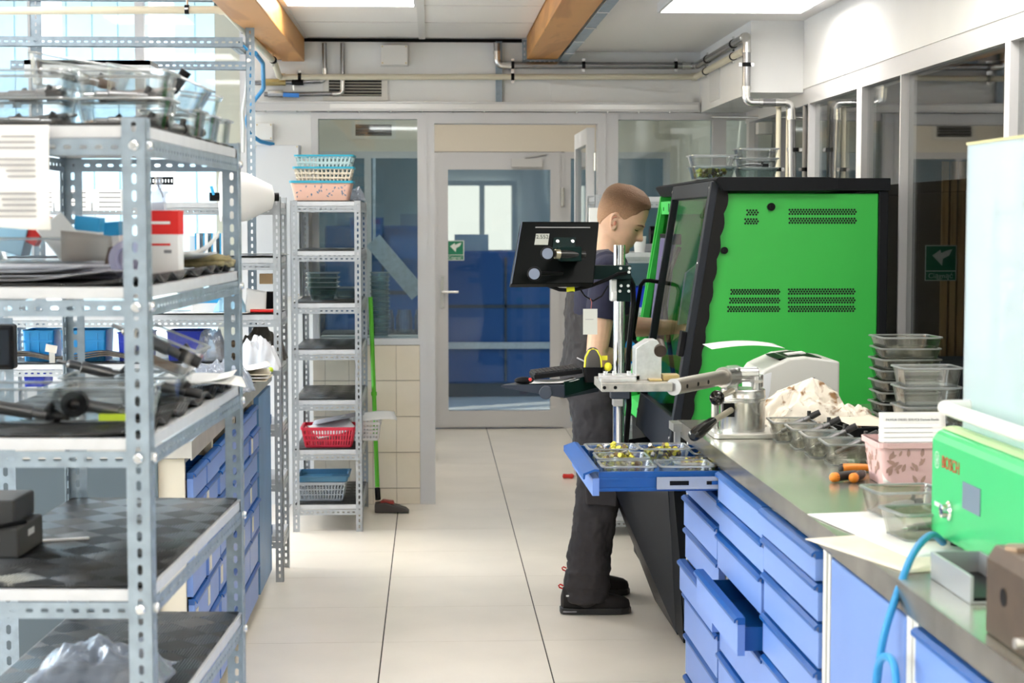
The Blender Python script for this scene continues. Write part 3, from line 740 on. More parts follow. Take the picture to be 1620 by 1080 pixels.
# interior
W_('interior_floor', MB().box(.90, 1.59, Y0+.035, Y1-.04, .72, .735), blackm)
W_('front_sill', MB().prism([(.868, .735), (.885, .79), (.93, .80), (.95, .735)], Y0+.2, Y1-.03), mat('bright_green', (.05, .60, .10), .4))
W_('interior_back', MB().box(1.50, 1.52, Y0+.03, Y1-.03, .73, 1.66), green)
vio = mat('violet_housing', (.17, .14, .30), .35, .2)
W_('pump_housing', MB().prism([(1.005, 1.50), (1.045, 1.50), (.985, 1.0), (.97, .85), (.935, .85), (.955, 1.05)], 7.42, 7.68), vio, bevel=.01)
W_('pump_cover', MB().prism([(1.005, 1.515), (1.06, 1.515), (1.06, 1.47), (1.01, 1.47)], 7.40, 7.70), black, bevel=.004)
W_('clear_tube', MB().tube([(1.045, 7.60, 1.47), (1.02, 7.60, 1.3), (.99, 7.60, 1.1)], .009).tube([(1.02, 7.66, 1.46), (1.0, 7.66, 1.3)], .006), mat('tube_white', (.75, .8, .85), .3))
W_('hose', MB().tube([(1.05, 7.395, 1.46), (1.01, 7.385, 1.36), (.985, 7.38, 1.22), (1.0, 7.38, 1.10), (1.03, 7.39, .9)], .010), rubber)
W_('clamp_plate', MB().prism([(1.03, 1.36), (1.08, 1.40), (1.10, 1.30), (1.04, 1.16), (1.0, 1.15)], 7.05, 7.09), alum)
W_('test_block', MB().box(1.25, 1.48, 6.5, 7.0, .74, 1.05).cyl((1.35, 6.6, 1.05), (1.35, 6.6, 1.2), .05).cyl((1.35, 6.85, 1.05), (1.35, 6.85, 1.2), .05), mat('inner_steel', (.25, .28, .27), .4, .5), bevel=.01)
# vents: rows of hexagonal punched holes
hexm = mat('vent_hole', (.004, .008, .004), .9)
def vent(px0, px1, py0, py1, shear=0.):
    a = at(px0, py0, Y0+.005); b_ = at(px1, py1, Y0+.005); v = MB(); r = .0042
    nz = 3; dz = (a.z-b_.z)/nz; nx = max(2, int((b_.x-a.x)/.0098))
    for k in range(nz):
        z = a.z - dz*(k+.5)
        for i in range(nx):
            x = a.x + (i + .5*(k % 2) + .25)*(b_.x-a.x)/nx - shear*(a.z-z)
            v.add([(x + r*math.cos(R(60*j+30)), Y0+.0052, z + r*math.sin(R(60*j+30))) for j in range(6)], [(0, 1, 2, 3, 4, 5)])
    W_('vent', v, hexm)
for q in ((1181, 1200, 331, 341), (1178, 1200, 345, 355), (1248, 1355, 330, 340), (1248, 1355, 344, 354),
          (1156, 1234, 457, 466), (1154, 1234, 470.5, 480), (1151, 1234, 484, 493.5), (1247, 1353, 456, 466), (1247, 1353, 470, 480), (1247, 1353, 483.5, 493.5)): vent(*q)
for px, py, r in ((1220, 327, .014), (1146, 396, .0125)):
    p = at(px, py, Y0); W_('lock', MB().cyl((p.x, Y0+.007, p.z), (p.x, Y0-.006, p.z), r, n=20).cyl((p.x, Y0-.006, p.z), (p.x, Y0-.008, p.z), r*.45, n=12), black)
# plinth, tilted lower front cover, feet
W_('plinth', MB().prism([(.893, .757), (.905, .09), (1.60, .09), (1.60, .757)], Y0+.03, Y1-.04), blackm)
W_('side_plinth', MB().prism([(.872, .757), (.862, .60), (.912, .09), (1.58, .09), (1.58, .70), (.90, .70), (.893, .757)], Y0-.002, Y0+.03), blackm)
fl = [(.655, 7.0, .672), (.905, 7.0, .03), (.912, 6.41, .03), (.865, 6.41, .70)]
th_ = Vector((.02, 0, .006))
W_('lower_cover', MB().add([Vector(p) for p in fl] + [Vector(p)+th_ for p in fl], [(0, 1, 2, 3), (7, 6, 5, 4), (0, 4, 5, 1), (1, 5, 6, 2), (2, 6, 7, 3), (3, 7, 4, 0)]), mat('lower_cover_grey', (.010, .011, .014), .38, spec=.2))
W_('cover_side', MB().add([(.655, 7.0, .672), (.905, 7.0, .03), (.93, 7.02, .09), (.88, 7.02, .70)], [(0, 1, 2, 3)]), blackm, solid=.006)
W_('corner_trim', MB().prism([(.868, .74), (.905, .05), (.925, .05), (.90, .74)], 6.20, 6.41), blackm)
for (x, y) in ((.93, 6.19), (.97, 7.55), (1.5, 6.19), (1.5, 7.6)): W_('foot', MB().box(x, x+.05, y, y+.05, 0, .095), mat('foot_grey', (.18, .19, .20), .5, .4))

# ================================================================== MONITOR STAND
YM = 6.02
ms = thing('monitor_stand', 'chrome post with dark green arms carrying monitor and keyboard tray', 'monitor stand', at(979, 712, YM+.1))
PX = at(979, 600, 6.12).x
def S_(name, mb, m, **k): return obj(name, mb, m, ms, world=True, **k)
YP = 6.12
S_('post', MB().cyl((PX, YP, .66), (PX, YP, 1.487), .0205, n=24), chrome)
S_('mount_bracket', MB().box(PX-.03, .90, YP-.03, YP+.03, .635, .66).box(PX-.035, PX+.035, YP-.035, YP+.035, .66, .70), darkgreen)
zA = at(979, 430, YP).z
arm = S_('upper_arm', MB().box(at(866, 430, YP-.05).x, PX+.035, YP-.06, YP-.022, at(900, 441, YP).z, at(900, 419, YP).z), darkgreen, bevel=.002)
obj('end_face', MB().box(at(866, 430, YP-.05).x-.012, at(866, 430, YP-.05).x, YP-.058, YP-.024, at(900, 441, YP).z, at(900, 422, YP).z), mat('arm_end', (.06, .08, .12), .4), arm, world=True)
S_('clamp_block', MB().box(PX-.032, PX+.01, YP-.03, YP+.03, at(0, 478, YP).z, at(0, 443, YP).z).box(PX-.028, PX+.005, YP-.034, YP+.03, at(0, 475, YP).z, at(0, 462, YP).z), alum, bevel=.003)
S_('clamp_plate', MB().box(PX-.012, PX+.036, YP-.036, YP-.030, at(0, 478, YP).z, at(0, 440, YP).z), darkgreen)
for px, py in ((981, 424), (995, 424), (994, 430), (983, 452), (994, 452), (981, 460.5), (995, 460.5)):
    p = at(px, py, YP-.05); q = Vector((p.x, YP-.062 if py < 440 else YP-.037, p.z))
    S_('bolt', MB().cyl(q, q+Vector((0, -.008, 0)), .0055, n=8), bolt_m)
S_('cable_chain', MB().tube([at(992, 432, YP+.01), at(1001, 450, YP+.02), at(1002, 480, YP+.02), at(998, 520, YP+.02), at(994, 560, YP+.02), at(993, 590, YP+.02), at(995, 640, YP+.03), at(991, 690, YP+.03), at(988, 712, YP+.03)], .010, 8), black)
S_('cable', MB().tube([at(860, 444, YP-.06), at(868, 452, YP-.09), at(885, 458, YP-.1), at(905, 459, YP-.1), at(935, 452, YP-.1), at(960, 442, YP-.1), at(978, 433, YP-.09), at(990, 432, YP-.06)], .0065, 8), black)
S_('cable_tie', MB().tube([at(896, 458, YP-.1), at(909, 457.5, YP-.1)], .0085, 8), mat('yellow_tape', (.80, .80, .02), .5))
S_('cable', MB().tube([at(914, 452, YP-.05), at(925, 468, YP-.05), at(938, 476, YP-.05), at(952, 468, YP-.05), at(962, 452, YP-.05)], .003, 6), black)
# keyboard tray and lower arm
ztray = at(850, 612, 5.95).z
tr = MB()
A = [at(792, 604, 5.9), at(840, 598, 6.12), at(948, 596, 6.12), at(893, 607, 5.9)]
tpoly = [(p.x, p.y) for p in A]
S_('keyboard_tray', MB().add([(x, y, ztray+.012) for x, y in tpoly] + [(tpoly[0][0], tpoly[0][1], ztray+.004), (tpoly[1][0], tpoly[1][1], ztray-.004), (tpoly[2][0], tpoly[2][1], ztray-.034), (tpoly[3][0], tpoly[3][1], ztray-.034)],
    [(0, 1, 2, 3), (7, 6, 5, 4), (0, 4, 5, 1), (1, 5, 6, 2), (2, 6, 7, 3), (3, 7, 4, 0)][:6]), mat('tray_navy', (.02, .028, .045), .35), bevel=.002)
a0, a1 = at(893, 615, 5.90), at(950, 600, 6.06)
S_('lower_arm', MB().bar(a0, a1, .006, .05).bar(a1, (PX, YP, a1.z), .02, .05), darkgreen, bevel=.002)
kp = at(864, 620, 5.88)
S_('arm_knob', MB().cyl(kp, kp+Vector((-.004, -.03, 0)), .022, n=24).cyl(kp, kp+Vector((.0, .05, .0)), .009, n=12), mat('knob_navy', (.03, .04, .06), .45), bevel=.002)
S_('lower_clamp', MB().box(PX-.03, PX+.035, YP-.034, YP+.03, at(0, 634, YP).z, at(0, 612, YP).z), mat('clamp_navy', (.03, .04, .06), .4), bevel=.003)
S_('lower_clamp_ring', MB().box(PX-.022, PX+.012, YP-.038, YP+.025, at(0, 646, YP).z, at(0, 634, YP).z), mat('ring_grey', (.45, .45, .45), .4, .5), bevel=.003)
# monitor
mo = thing('computer_monitor', 'black monitor seen from behind with inventory sticker on the arm', 'monitor', at(880, 450, YM-.06))
def Mo(name, mb, m, **k): return obj(name, mb, m, mo, world=True, **k)
cs = [at(825, 350, YM+.01), at(948, 350.5, YM+.05), at(939, 448, YM-.05), at(808, 449, YM-.09)]
nb = (cs[1]-cs[0]).cross(cs[3]-cs[0]).normalized()
if nb.y > 0: nb = -nb
def quad_shell(c, t0, t1):
    v = [p + nb*t0 for p in c] + [p + nb*t1 for p in c]
    return MB().add(v, [(0, 1, 2, 3), (7, 6, 5, 4), (0, 4, 5, 1), (1, 5, 6, 2), (2, 6, 7, 3), (3, 7, 4, 0)])
mblk = mat('monitor_black', (.003, .0042, .0042), .4, spec=.08)
Mo('housing', quad_shell(cs, 0, -.035), mblk, bevel=.003)
def q2(u, v, o=0.):
    p = cs[0].lerp(cs[1], u).lerp(cs[3].lerp(cs[2], u), v); return p + nb*o
def qplate(u0, u1, v0, v1, o0, o1):
    return MB().add([q2(u, v, o) for o in (o0, o1) for v in (v0, v1) for u in (u0, u1)], [(0, 1, 3, 2), (4, 6, 7, 5), (0, 4, 5, 1), (2, 3, 7, 6), (0, 2, 6, 4), (1, 5, 7, 3)])
Mo('edge_highlight', qplate(.0, .012, 0, 1, .0, .003), mat('monitor_edge', (.10, .13, .18), .25))  # paler strip: highlight along the housing edge put into its colour
Mo('vent_slot', qplate(.19, .89, .09, .105, .0, .0012), mat('vent_grey', (.32, .32, .33), .5))
st = Mo('sticker', qplate(.21, .38, .20, .38, 0, .001), mat('sticker_grey', (.42, .44, .40), .6))
Mo('mount_plate', qplate(.44, .72, .27, .45, 0, .006), darkgreen)
for u in (.49, .68):
    Mo('bolt', MB().cyl(q2(u, .34, .006), q2(u, .34, .012), .006, n=8), bolt_m)
# sticker writing
ex = (cs[1]-cs[0]).normalized(); ey = nb.cross(ex).normalized()
if ey.z < 0: ey = -ey
me = text_mesh('2.552', .020); me.materials.clear(); me.materials.append(mat('marker_ink', (.04, .05, .04), .7))
o = bpy.data.objects.new('number', me); COL.objects.link(o); o.parent = st
Mw = Matrix((ex, ey, nb)).transposed().to_4x4(); Mw.translation = q2(.295, .255, .0016)
L_ = wm(st).inverted() @ Mw
o.location = L_.to_translation(); o.rotation_euler = L_.to_euler()
# tilting bracket with two end knobs
Mo('pivot_bar', MB().cyl(at(868, 401, YM-.14), at(925, 403, YM-.10), .013, n=16), mat('pivot_dark', (.03, .03, .03), .3, .4))
Mo('pivot_ring', MB().cyl(at(878, 401.5, YM-.14), at(885, 402, YM-.135), .0165, n=20), mat('brass_ring', (.5, .47, .36), .3, .9))
Mo('pivot_link', MB().box(at(886, 0, YM-.11).x, at(921, 0, YM-.11).x, YM-.12, YM-.02, at(0, 413, YM).z, at(0, 390, YM).z), darkgreen, bevel=.003)
k1, k2 = at(866, 401, YM-.16), at(845, 433, YM-.16)
for k_, e_ in ((k1, Vector((.03, .03, 0))), (k2, Vector((.10, .09, 0)))):
    Mo('knob', MB().lathe([(.016, -.004), (.0245, 0), (.0245, .006), (.019, .018), (.012, .03)], k_, 24, Matrix.Rotation(R(-90), 4, 'X') @ Matrix.Rotation(R(12), 4, 'Y')), black)
    Mo('knob_face', MB().lathe([(.0185, 0), (.0185, .003)], k_ + Vector((-.0, -.0062, 0)), 24, Matrix.Rotation(R(-90), 4, 'X') @ Matrix.Rotation(R(12), 4, 'Y')), mat('knob_face', (.16, .19, .26), .5))
    Mo('knob_stem', MB().cyl(k_, k_+e_, .008, n=10), black)
# ================================================================== PERSON at the machine
pe = thing('person', 'person in navy t-shirt and charcoal bib overalls bending over the green machine', 'person', (.66, 7.08, 0))
def remeshed(mb, name, m, voxel, smooth=6, factor=.5, disp=None):
    me = bpy.data.meshes.new(name); me.from_pydata(mb.v, [], mb.f); me.update()
    o = bpy.data.objects.new(name, me); COL.objects.link(o)
    r = o.modifiers.new('r', 'REMESH'); r.mode = 'VOXEL'; r.voxel_size = voxel; r.use_smooth_shade = True
    if smooth:
        sm = o.modifiers.new('s', 'SMOOTH'); sm.iterations = smooth; sm.factor = factor
    for k, (sc_, st_) in enumerate(disp or []):
        tx = bpy.data.textures.new(name+'_folds%d' % k, 'CLOUDS'); tx.noise_scale = sc_; tx.noise_depth = 2
        dm = o.modifiers.new('d%d' % k, 'DISPLACE'); dm.texture = tx; dm.strength = st_; dm.mid_level = .5
    dg = bpy.context.evaluated_depsgraph_get()
    out = bpy.data.meshes.new_from_object(o.evaluated_get(dg))
    bpy.data.objects.remove(o)
    out.materials.clear(); out.materials.append(m); out.name = name
    out.polygons.foreach_set('use_smooth', [True]*len(out.polygons))
    return out
def ell(cx, cy, z, a, b_, n=28, p=2.3):
    r = []
    for j in range(n):
        t = 2*PI*j/n; c, s_ = math.cos(t), math.sin(t)
        r.append(Vector((cx + a*math.copysign(abs(c)**(2/p), c), cy + b_*math.copysign(abs(s_)**(2/p), s_), z)))
    return r
def chain(mb, pts, rad, n=16):
    mb.tube(pts, rad, n)
    for p, r in zip(pts, rad): mb.ball(p, r*.985, 14)
def smoothpath(pts, k=4):
    pts = [Vector(p) for p in pts]; out = []
    for i in range(len(pts)-1):
        p0 = pts[max(i-1, 0)]; p1 = pts[i]; p2 = pts[i+1]; p3 = pts[min(i+2, len(pts)-1)]
        for j in range(k):
            t = j/k
            out.append(.5*((2*p1) + (p2-p0)*t + (2*p0-5*p1+4*p2-p3)*t*t + (-p0+3*p1-3*p2+p3)*t**3))
    out.append(pts[-1]); return out
skin = mat('skin', (.72, .455, .315), .48, noise=.07, nscale=30, bump=.02, bscale=300)
skin.node_tree.nodes['Principled BSDF'].inputs['Subsurface Weight'].default_value = .12
skin.node_tree.nodes['Principled BSDF'].inputs['Subsurface Radius'].default_value = (.01, .004, .002)
TORSO = [(.86, 0, .10, .165), (.93, 0, .108, .172), (1.0, .0, .10, .158), (1.1, .01, .10, .152), (1.2, .018, .108, .165), (1.3, .03, .108, .178), (1.37, .038, .092, .165), (1.42, .05, .065, .105), (1.45, .058, .05, .06)]
HC = Vector((.097, 0, 1.567))
HM = Matrix.Translation(HC) @ Matrix.Rotation(R(-14), 4, 'Z') @ Matrix.Rotation(R(22), 4, 'Y')
PROF = [(.1475, .006, -.006, .006), (.143, .044, -.046, .036), (.128, .072, -.070, .056), (.105, .091, -.088, .069), (.080, .100, -.096, .0745), (.050, .1025, -.099, .0765), (.032, .102, -.098, .0765),
        (.020, .1025, -.096, .0755), (.005, .097, -.092, .074), (-.015, .095, -.085, .072), (-.035, .0935, -.074, .069), (-.055, .091, -.056, .0635), (-.070, .089, -.04, .0585), (-.085, .085, -.020, .051), (-.100, .083, 0, .041), (-.112, .073, .022, .028), (-.118, .056, .032, .012)]
def prof(z):
    P = PROF
    if z >= P[0][0]: return P[0][1:]
    for a, b_ in zip(P[:-1], P[1:]):
        if a[0] >= z >= b_[0]:
            t = (a[0]-z)/(a[0]-b_[0]); return tuple(a[i]+(b_[i]-a[i])*t for i in (1, 2, 3))
    return P[-1][1:]
def g(x, s): return math.exp(-(x/s)**2)
def head_pt(z, th, off=0., feat=True):
    f, b_, w_ = prof(z)
    c = math.cos(th); s_ = math.sin(th)
    if c >= 0: x = f*0 + (f)*math.copysign(abs(c)**.80, c)
    else: x = b_*abs(c)**.86 if b_ < 0 else b_*abs(c)
    y = w_*math.copysign(abs(s_)**.92, s_)
    if feat and c > 0:
        nose = 0.
        if -.050 < z < .022:
            h = (.022-z)/.056; h = max(0, min(1, h)); amp = .004 + .027*h**1.25
            if z < -.034: amp *= max(0, 1-((-.034-z)/.013)**2)
            nose = amp*g(y, .0085 + .0075*h)
        x += nose
        x += .0042*g(z-.021, .009)*g(abs(y)-.030, .022)
        x -= .0085*g(z-.002, .0105)*g(abs(y)-.031, .017)
        x += .0035*g(z-.001, .007)*g(abs(y)-.031, .012)
        x += .0045*g(z+.0575, .0048)*g(y, .018) + .0045*g(z+.0700, .0055)*g(y, .016) - .0045*g(z+.0636, .0028)*g(y, .021)
        x += .004*g(z+.100, .010)*g(y, .018) - .003*g(z+.083, .007)*g(y, .02)
        x += .003*g(z+.018, .016)*g(abs(y)-.052, .016)
    d = Vector((x-.01, y, (z-.02)*.6)).normalized()
    return Vector((x, y, z)) + d*off
def head_grid(mb, nz=64, nt=72):
    zs = [.1475 - (.1475+.118)*i/nz for i in range(nz+1)]
    mb.loft([[HM @ head_pt(z, 2*PI*j/nt) for j in range(nt)] for z in zs])
bd = MB()
bd.loft([ell(c, 0, z, a, b_) for z, c, a, b_ in TORSO])
head_grid(bd)
chain(bd, [(.045, 0, 1.40), (.06, 0, 1.46), HM @ Vector((-.022, 0, -.045)), HM @ Vector((-.012, 0, .0))], [.066, .060, .059, .06], 20)
# ears
for sy in (-1, 1):
    e = MB(); k = Matrix.Translation(HM @ Vector((-.004, sy*.0745, -.004)))
    pts = [HM @ (Vector((-.006, sy*.078, 0)) + Vector((.017*math.cos(t)*(1.0 if math.sin(t) > 0 else .8) - .004*math.sin(t), sy*.006*(1 if math.cos(t) < .3 else .2), .031*math.sin(t)))) for t in [R(40+a) for a in range(0, 290, 24)]]
    bd.tube(pts, .0045, 8)
    bd.ball(HM @ Vector((-.005, sy*.074, -.003)), .02, 12, (.75, .45, 1.2))
    bd.ball(HM @ Vector((.002, sy*.0775, -.029)), .0085, 10)
def arm(mb, sh, el, wr, tip, up):
    chain(mb, smoothpath([sh, Vector(sh).lerp(Vector(el), .5), el], 3), [.052, .052, .051, .050, .047, .044, .041])
    chain(mb, smoothpath([el, Vector(el).lerp(Vector(wr), .35), wr], 3), [.041, .043, .043, .041, .036, .031, .027])
    wr, tip, up = Vector(wr), Vector(tip), Vector(up)
    d = (tip-wr).normalized(); sd = d.cross(up).normalized(); up = sd.cross(d)
    L = (tip-wr).length
    palm = wr + d*L*.27
    mb.loft([[c + sd*(w_*math.cos(t)) + up*(h_*math.sin(t)) for t in [2*PI*j/16 for j in range(16)]] for c, w_, h_ in ((wr-d*.02, .026, .022), (wr+d*L*.08, .028, .020), (wr+d*L*.28, .038, .016), (wr+d*L*.48, .041, .014), (wr+d*L*.53, .038, .011))])
    for k, (o_, ln) in enumerate(((-.030, .40), (-.010, .47), (.011, .45), (.030, .36))):
        b0 = wr + d*L*.48 + sd*o_
        p1 = b0 + d*L*ln*.45 - up*.004; p2 = p1 + d*L*ln*.30 - up*.016; p3 = p2 + d*L*ln*.18 - up*.020
        chain(mb, [b0, p1, p2, p3], [.0095, .009, .0082, .0072], 10)
    t0 = wr + d*L*.18 + sd*.026; t1 = t0 + d*L*.16 + sd*.028 - up*.012; t2 = t1 + d*L*.17 + sd*.008 - up*.014
    chain(mb, [t0, t1, t2], [.0125, .0105, .0085], 10)
SHR, ELR, WRR, TPR = (.035, -.185, 1.375), (-.012, -.215, 1.035), (.152, -.005, 1.028), (.238, .160, 1.03)
SHL, ELL, WRL, TPL = (.045, .185, 1.375), (.165, .275, 1.125), (.385, .215, 1.125), (.54, .18, 1.10)
arm(bd, SHR, ELR, WRR, TPR, (0, 0, 1)); arm(bd, SHL, ELL, WRL, TPL, (0, 0, 1))
LEGS = ((( .0, -.088, .92), (.012, -.125, .50), (-.055, -.150, .085)), ((.0, .088, .92), (.04, .145, .50), (-.015, .205, .085)))
for hp_, kn, an in LEGS:
    chain(bd, smoothpath([hp_, Vector(hp_).lerp(Vector(kn), .5), kn, Vector(kn).lerp(Vector(an), .4), an], 3), [.082, .08, .077, .073, .067, .062, .056, .053, .052, .05, .046, .041, .038])
obj('body', remeshed(bd, 'body', skin, .0042, 3, .4), None, pe)
# t-shirt
navy = mat('navy_jersey', (.014, .015, .042), .85, noise=.15, nscale=12)
ts = MB()
ts.loft([ell(c, 0, z, a+.014, b_+.014) for z, c, a, b_ in TORSO if .95 < z < 1.43] )
ts.loft([ell(.05, 0, 1.40, .075, .11), ell(.054, 0, 1.425, .068, .078), ell(.060, 0, 1.438, .063, .066)])
for sh, el in ((SHR, ELR), (SHL, ELL)):
    sh, el = Vector(sh), Vector(el)
    chain(ts, [sh + Vector((0, -.06 if sh.y > 0 else .06, .01)), sh, sh.lerp(el, .3)], [.07, .068, .066])
    ts.cyl(sh.lerp(el, .2), sh.lerp(el, .56), .064, .066, 18)
obj('t_shirt', remeshed(ts, 't_shirt', navy, .006, 5, .5, [(.07, .010)]), None, pe)
# bib overalls: seat, legs with bunched hems, back panel and straps
char = mat('charcoal_twill', (.034, .031, .034), .85, noise=.12, nscale=30, bump=.05, bscale=500)
ov = MB()
ov.loft([ell(c-.004, 0, z, a+.026, b_+.026) for z, c, a, b_ in TORSO if z < 1.22])
ov.loft([ell(.01, 0, 1.16, .128, .165), ell(-.002, 0, 1.24, .112, .12), ell(-.002, 0, 1.31, .106, .085), ell(-.006, 0, 1.355, .085, .07)])
for hp_, kn, an in LEGS:
    pts = smoothpath([Vector(hp_)+Vector((0, 0, .03)), Vector(hp_).lerp(Vector(kn), .5), Vector(kn), Vector(kn).lerp(Vector(an), .4), Vector(an)+Vector((.015, 0, .03))], 4)
    rad = [.112, .110, .107, .104, .100, .097, .094, .092, .090, .089, .087, .086, .087, .084, .090, .083, .092]
    chain(ov, pts, rad[:len(pts)], 20)
    a_ = Vector(an)+Vector((.012, 0, 0))
    ov.lathe([(.080, -.035), (.090, -.015), (.082, .012), (.094, .030), (.084, .06), (.088, .09)], a_, 24)
obj('overalls', remeshed(ov, 'overalls', char, .0065, 4, .5, [(.09, .026), (.03, .010)]), None, pe)
strapm = mat('grey_strap', (.16, .16, .20), .8)
for sy in (-1, 1):
    obj('strap', MB().tube([(-.088, sy*.045, 1.31), (-.082, sy*.075, 1.38), (-.03, sy*.095, 1.437), (.04, sy*.095, 1.444), (.115, sy*.08, 1.39), (.145, sy*.07, 1.28)], .017, 8), strapm, pe)
obj('pocket', MB().prism([(-.060, .66), (.075, .60), (.070, .44), (-.05, .45)], -.225, -.205, 'xz'), char, pe, bevel=.006)
obj('piping', MB().tube([(-.085, -.175, 1.03), (-.06, -.185, 1.018), (-.04, -.19, 1.0)], .003, 6), mat('reflective_piping', (.5, .5, .52), .5), pe)
# hair: short clipped cap, fading at the sides
hairm = bpy.data.materials.new('short_brown_hair'); hairm.use_nodes = True
n_ = hairm.node_tree.nodes; l_ = hairm.node_tree.links; b_ = n_['Principled BSDF']; b_.inputs['Roughness'].default_value = .7
tc = n_.new('ShaderNodeTexCoord'); sp = n_.new('ShaderNodeSeparateXYZ'); l_.new(tc.outputs['Object'], sp.inputs[0])
ns = n_.new('ShaderNodeTexNoise'); ns.inputs['Scale'].default_value = 220; l_.new(tc.outputs['Object'], ns.inputs['Vector'])
ad = n_.new('ShaderNodeMath'); ad.operation = 'MULTIPLY_ADD'; ad.inputs[1].default_value = .045; l_.new(ns.outputs['Fac'], ad.inputs[0]); l_.new(sp.outputs['Z'], ad.inputs[2])
cr = n_.new('ShaderNodeValToRGB'); l_.new(ad.outputs[0], cr.inputs[0])
cr.color_ramp.elements[0].position = .03; cr.color_ramp.elements[0].color = (.40, .225, .13, 1)
cr.color_ramp.elements[1].position = .115; cr.color_ramp.elements[1].color = (.115, .056, .024, 1)
l_.new(cr.outputs[0], b_.inputs['Base Color'])
bp = n_.new('ShaderNodeBump'); bp.inputs['Strength'].default_value = .8; bp.inputs['Distance'].default_value = .004; l_.new(ns.outputs['Fac'], bp.inputs['Height']); l_.new(bp.outputs[0], b_.inputs['Normal'])
hb = MB(); NZ, NT = 44, 72
def hairline(th):       # lowest hair height round the head
    a = abs(math.degrees(math.atan2(math.sin(th), math.cos(th))))
    K = [(0, .088), (25, .086), (42, .078), (55, .052), (66, .040), (78, .010), (90, .022), (104, .020), (118, -.012), (140, -.045), (180, -.055)]
    for p, q in zip(K[:-1], K[1:]):
        if p[0] <= a <= q[0]: return p[1] + (q[1]-p[1])*(a-p[0])/(q[0]-p[0])
rings = []
for i in range(NZ+1):
    u = i/NZ; ring = []
    for j in range(NT):
        th = 2*PI*j/NT; lo = hairline(th); z = .1478 + (lo-.1478)*u**.8
        t = min(1, max(0, (z-.055)/.06)); thick = .0022 + .0075*t
        off = thick if u < .93 else thick*(1-u)/.07 - .003
        ring.append(head_pt(z, th, off, False))
    rings.append(ring)
hb.loft(rings, True, False)
ho = obj('hair', hb, hairm, pe, loc=HM.to_translation(), rot=HM.to_euler())
brow = mat('eyebrow_brown', (.16, .085, .045), .8); lash = mat('lash_dark', (.045, .025, .02), .7)
for sy in (-1, 1):
    bp_ = [head_pt(.0195 + .004*math.sin(t*PI), math.asin(min(.99, (.014+.036*t)/.0755)), .0005) for t in (0, .25, .5, .75, 1)]
    obj('eyebrow', MB().tube([Vector((p.x, sy*p.y, p.z)) for p in bp_], [.0022, .0032, .0032, .0027, .0014], 8), brow, pe, loc=HM.to_translation(), rot=HM.to_euler())
    ep = [head_pt(-.0015 - .0022*math.sin(t*PI), math.asin(min(.99, (.019+.026*t)/.074)), .0004) for t in (0, .25, .5, .75, 1)]
    obj('eye', MB().tube([Vector((p.x, sy*p.y, p.z)) for p in ep], [.0008, .0020, .0023, .0020, .0008], 8), lash, pe, loc=HM.to_translation(), rot=HM.to_euler())
lp = [head_pt(-.0636, a, .0012) for a in (-.26, -.13, 0, .13, .26)]
obj('mouth', MB().tube(lp, [.0008, .0022, .0026, .0022, .0008], 8), mat('lip_red', (.42, .17, .13), .5), pe, loc=HM.to_translation(), rot=HM.to_euler())
# safety shoes
shoe_m = mat('black_mesh_shoe', (.010, .008, .008), .75, noise=.3, nscale=60); sole_m = mat('shoe_sole', (.018, .018, .019), .5)
def shoe(an, heel_x, toe_x, y, yaw=0):
    s_ = obj('shoe', MB().loft([[Vector((x, y + w_*math.cos(t), max(.018, zc + h_*math.sin(t)))) for t in [2*PI*k/20 for k in range(20)]] for x, w_, zc, h_ in
        [(heel_x + (toe_x-heel_x)*f, w_, zc, h_) for f, w_, zc, h_ in ((0, .012, .05, .02), (.03, .032, .055, .05), (.12, .040, .06, .065), (.28, .042, .06, .070), (.45, .046, .05, .055), (.62, .052, .04, .043), (.80, .052, .036, .036), (.92, .044, .034, .030), (.985, .026, .032, .020), (1.0, .006, .030, .008))]]), shoe_m, pe)
    sec = []
    for f, w_ in ((0, .018), (.03, .034), (.15, .043), (.4, .044), (.65, .054), (.85, .053), (.96, .038), (1.0, .014)): sec.append((heel_x-.004 + (toe_x-heel_x+.008)*f, w_))
    poly = [(x, y-w_) for x, w_ in sec] + [(x, y+w_) for x, w_ in reversed(sec)]
    obj('sole', MB().prism(poly, .001, .026, 'xy'), sole_m, s_, bevel=.004)
    obj('air_window', MB().box(heel_x+.006, heel_x+.06, y-.0455, y-.036, .011, .016), mat('clear_sole', (.25, .25, .28), .3), s_)
    obj('pull_loop', MB().tube([(heel_x+.008, y, .098), (heel_x-.006, y, .104), (heel_x-.009, y, .111), (heel_x-.003, y, .116), (heel_x+.010, y, .110)], .0032, 8), mat('red_loop', (.65, .02, .02), .6), s_)
    obj('heel_mark', MB().box(heel_x+.018, heel_x+.048, y-.0445, y-.038, .075, .080), paper, s_)
shoe(LEGS[0][2], -.145, .133, -.150); shoe(LEGS[1][2], -.105, .168, .205)

earm = mat('ear_red', (.55, .21, .14), .5)
for sy in (-1, 1):
    pts = [Vector((-.008, sy*.0845, 0)) + Vector((.0095*math.cos(t), 0, .019*math.sin(t))) for t in [R(60+a) for a in range(0, 250, 25)]]
    obj('ear_fold', MB().tube(pts, .0022, 6), earm, pe, loc=HM.to_translation(), rot=HM.to_euler())
    obj('ear_hollow', MB().ball((-.001, sy*.0805, -.006), .0075, 10, (.9, .55, 1.3)), earm, pe, loc=HM.to_translation(), rot=HM.to_euler())
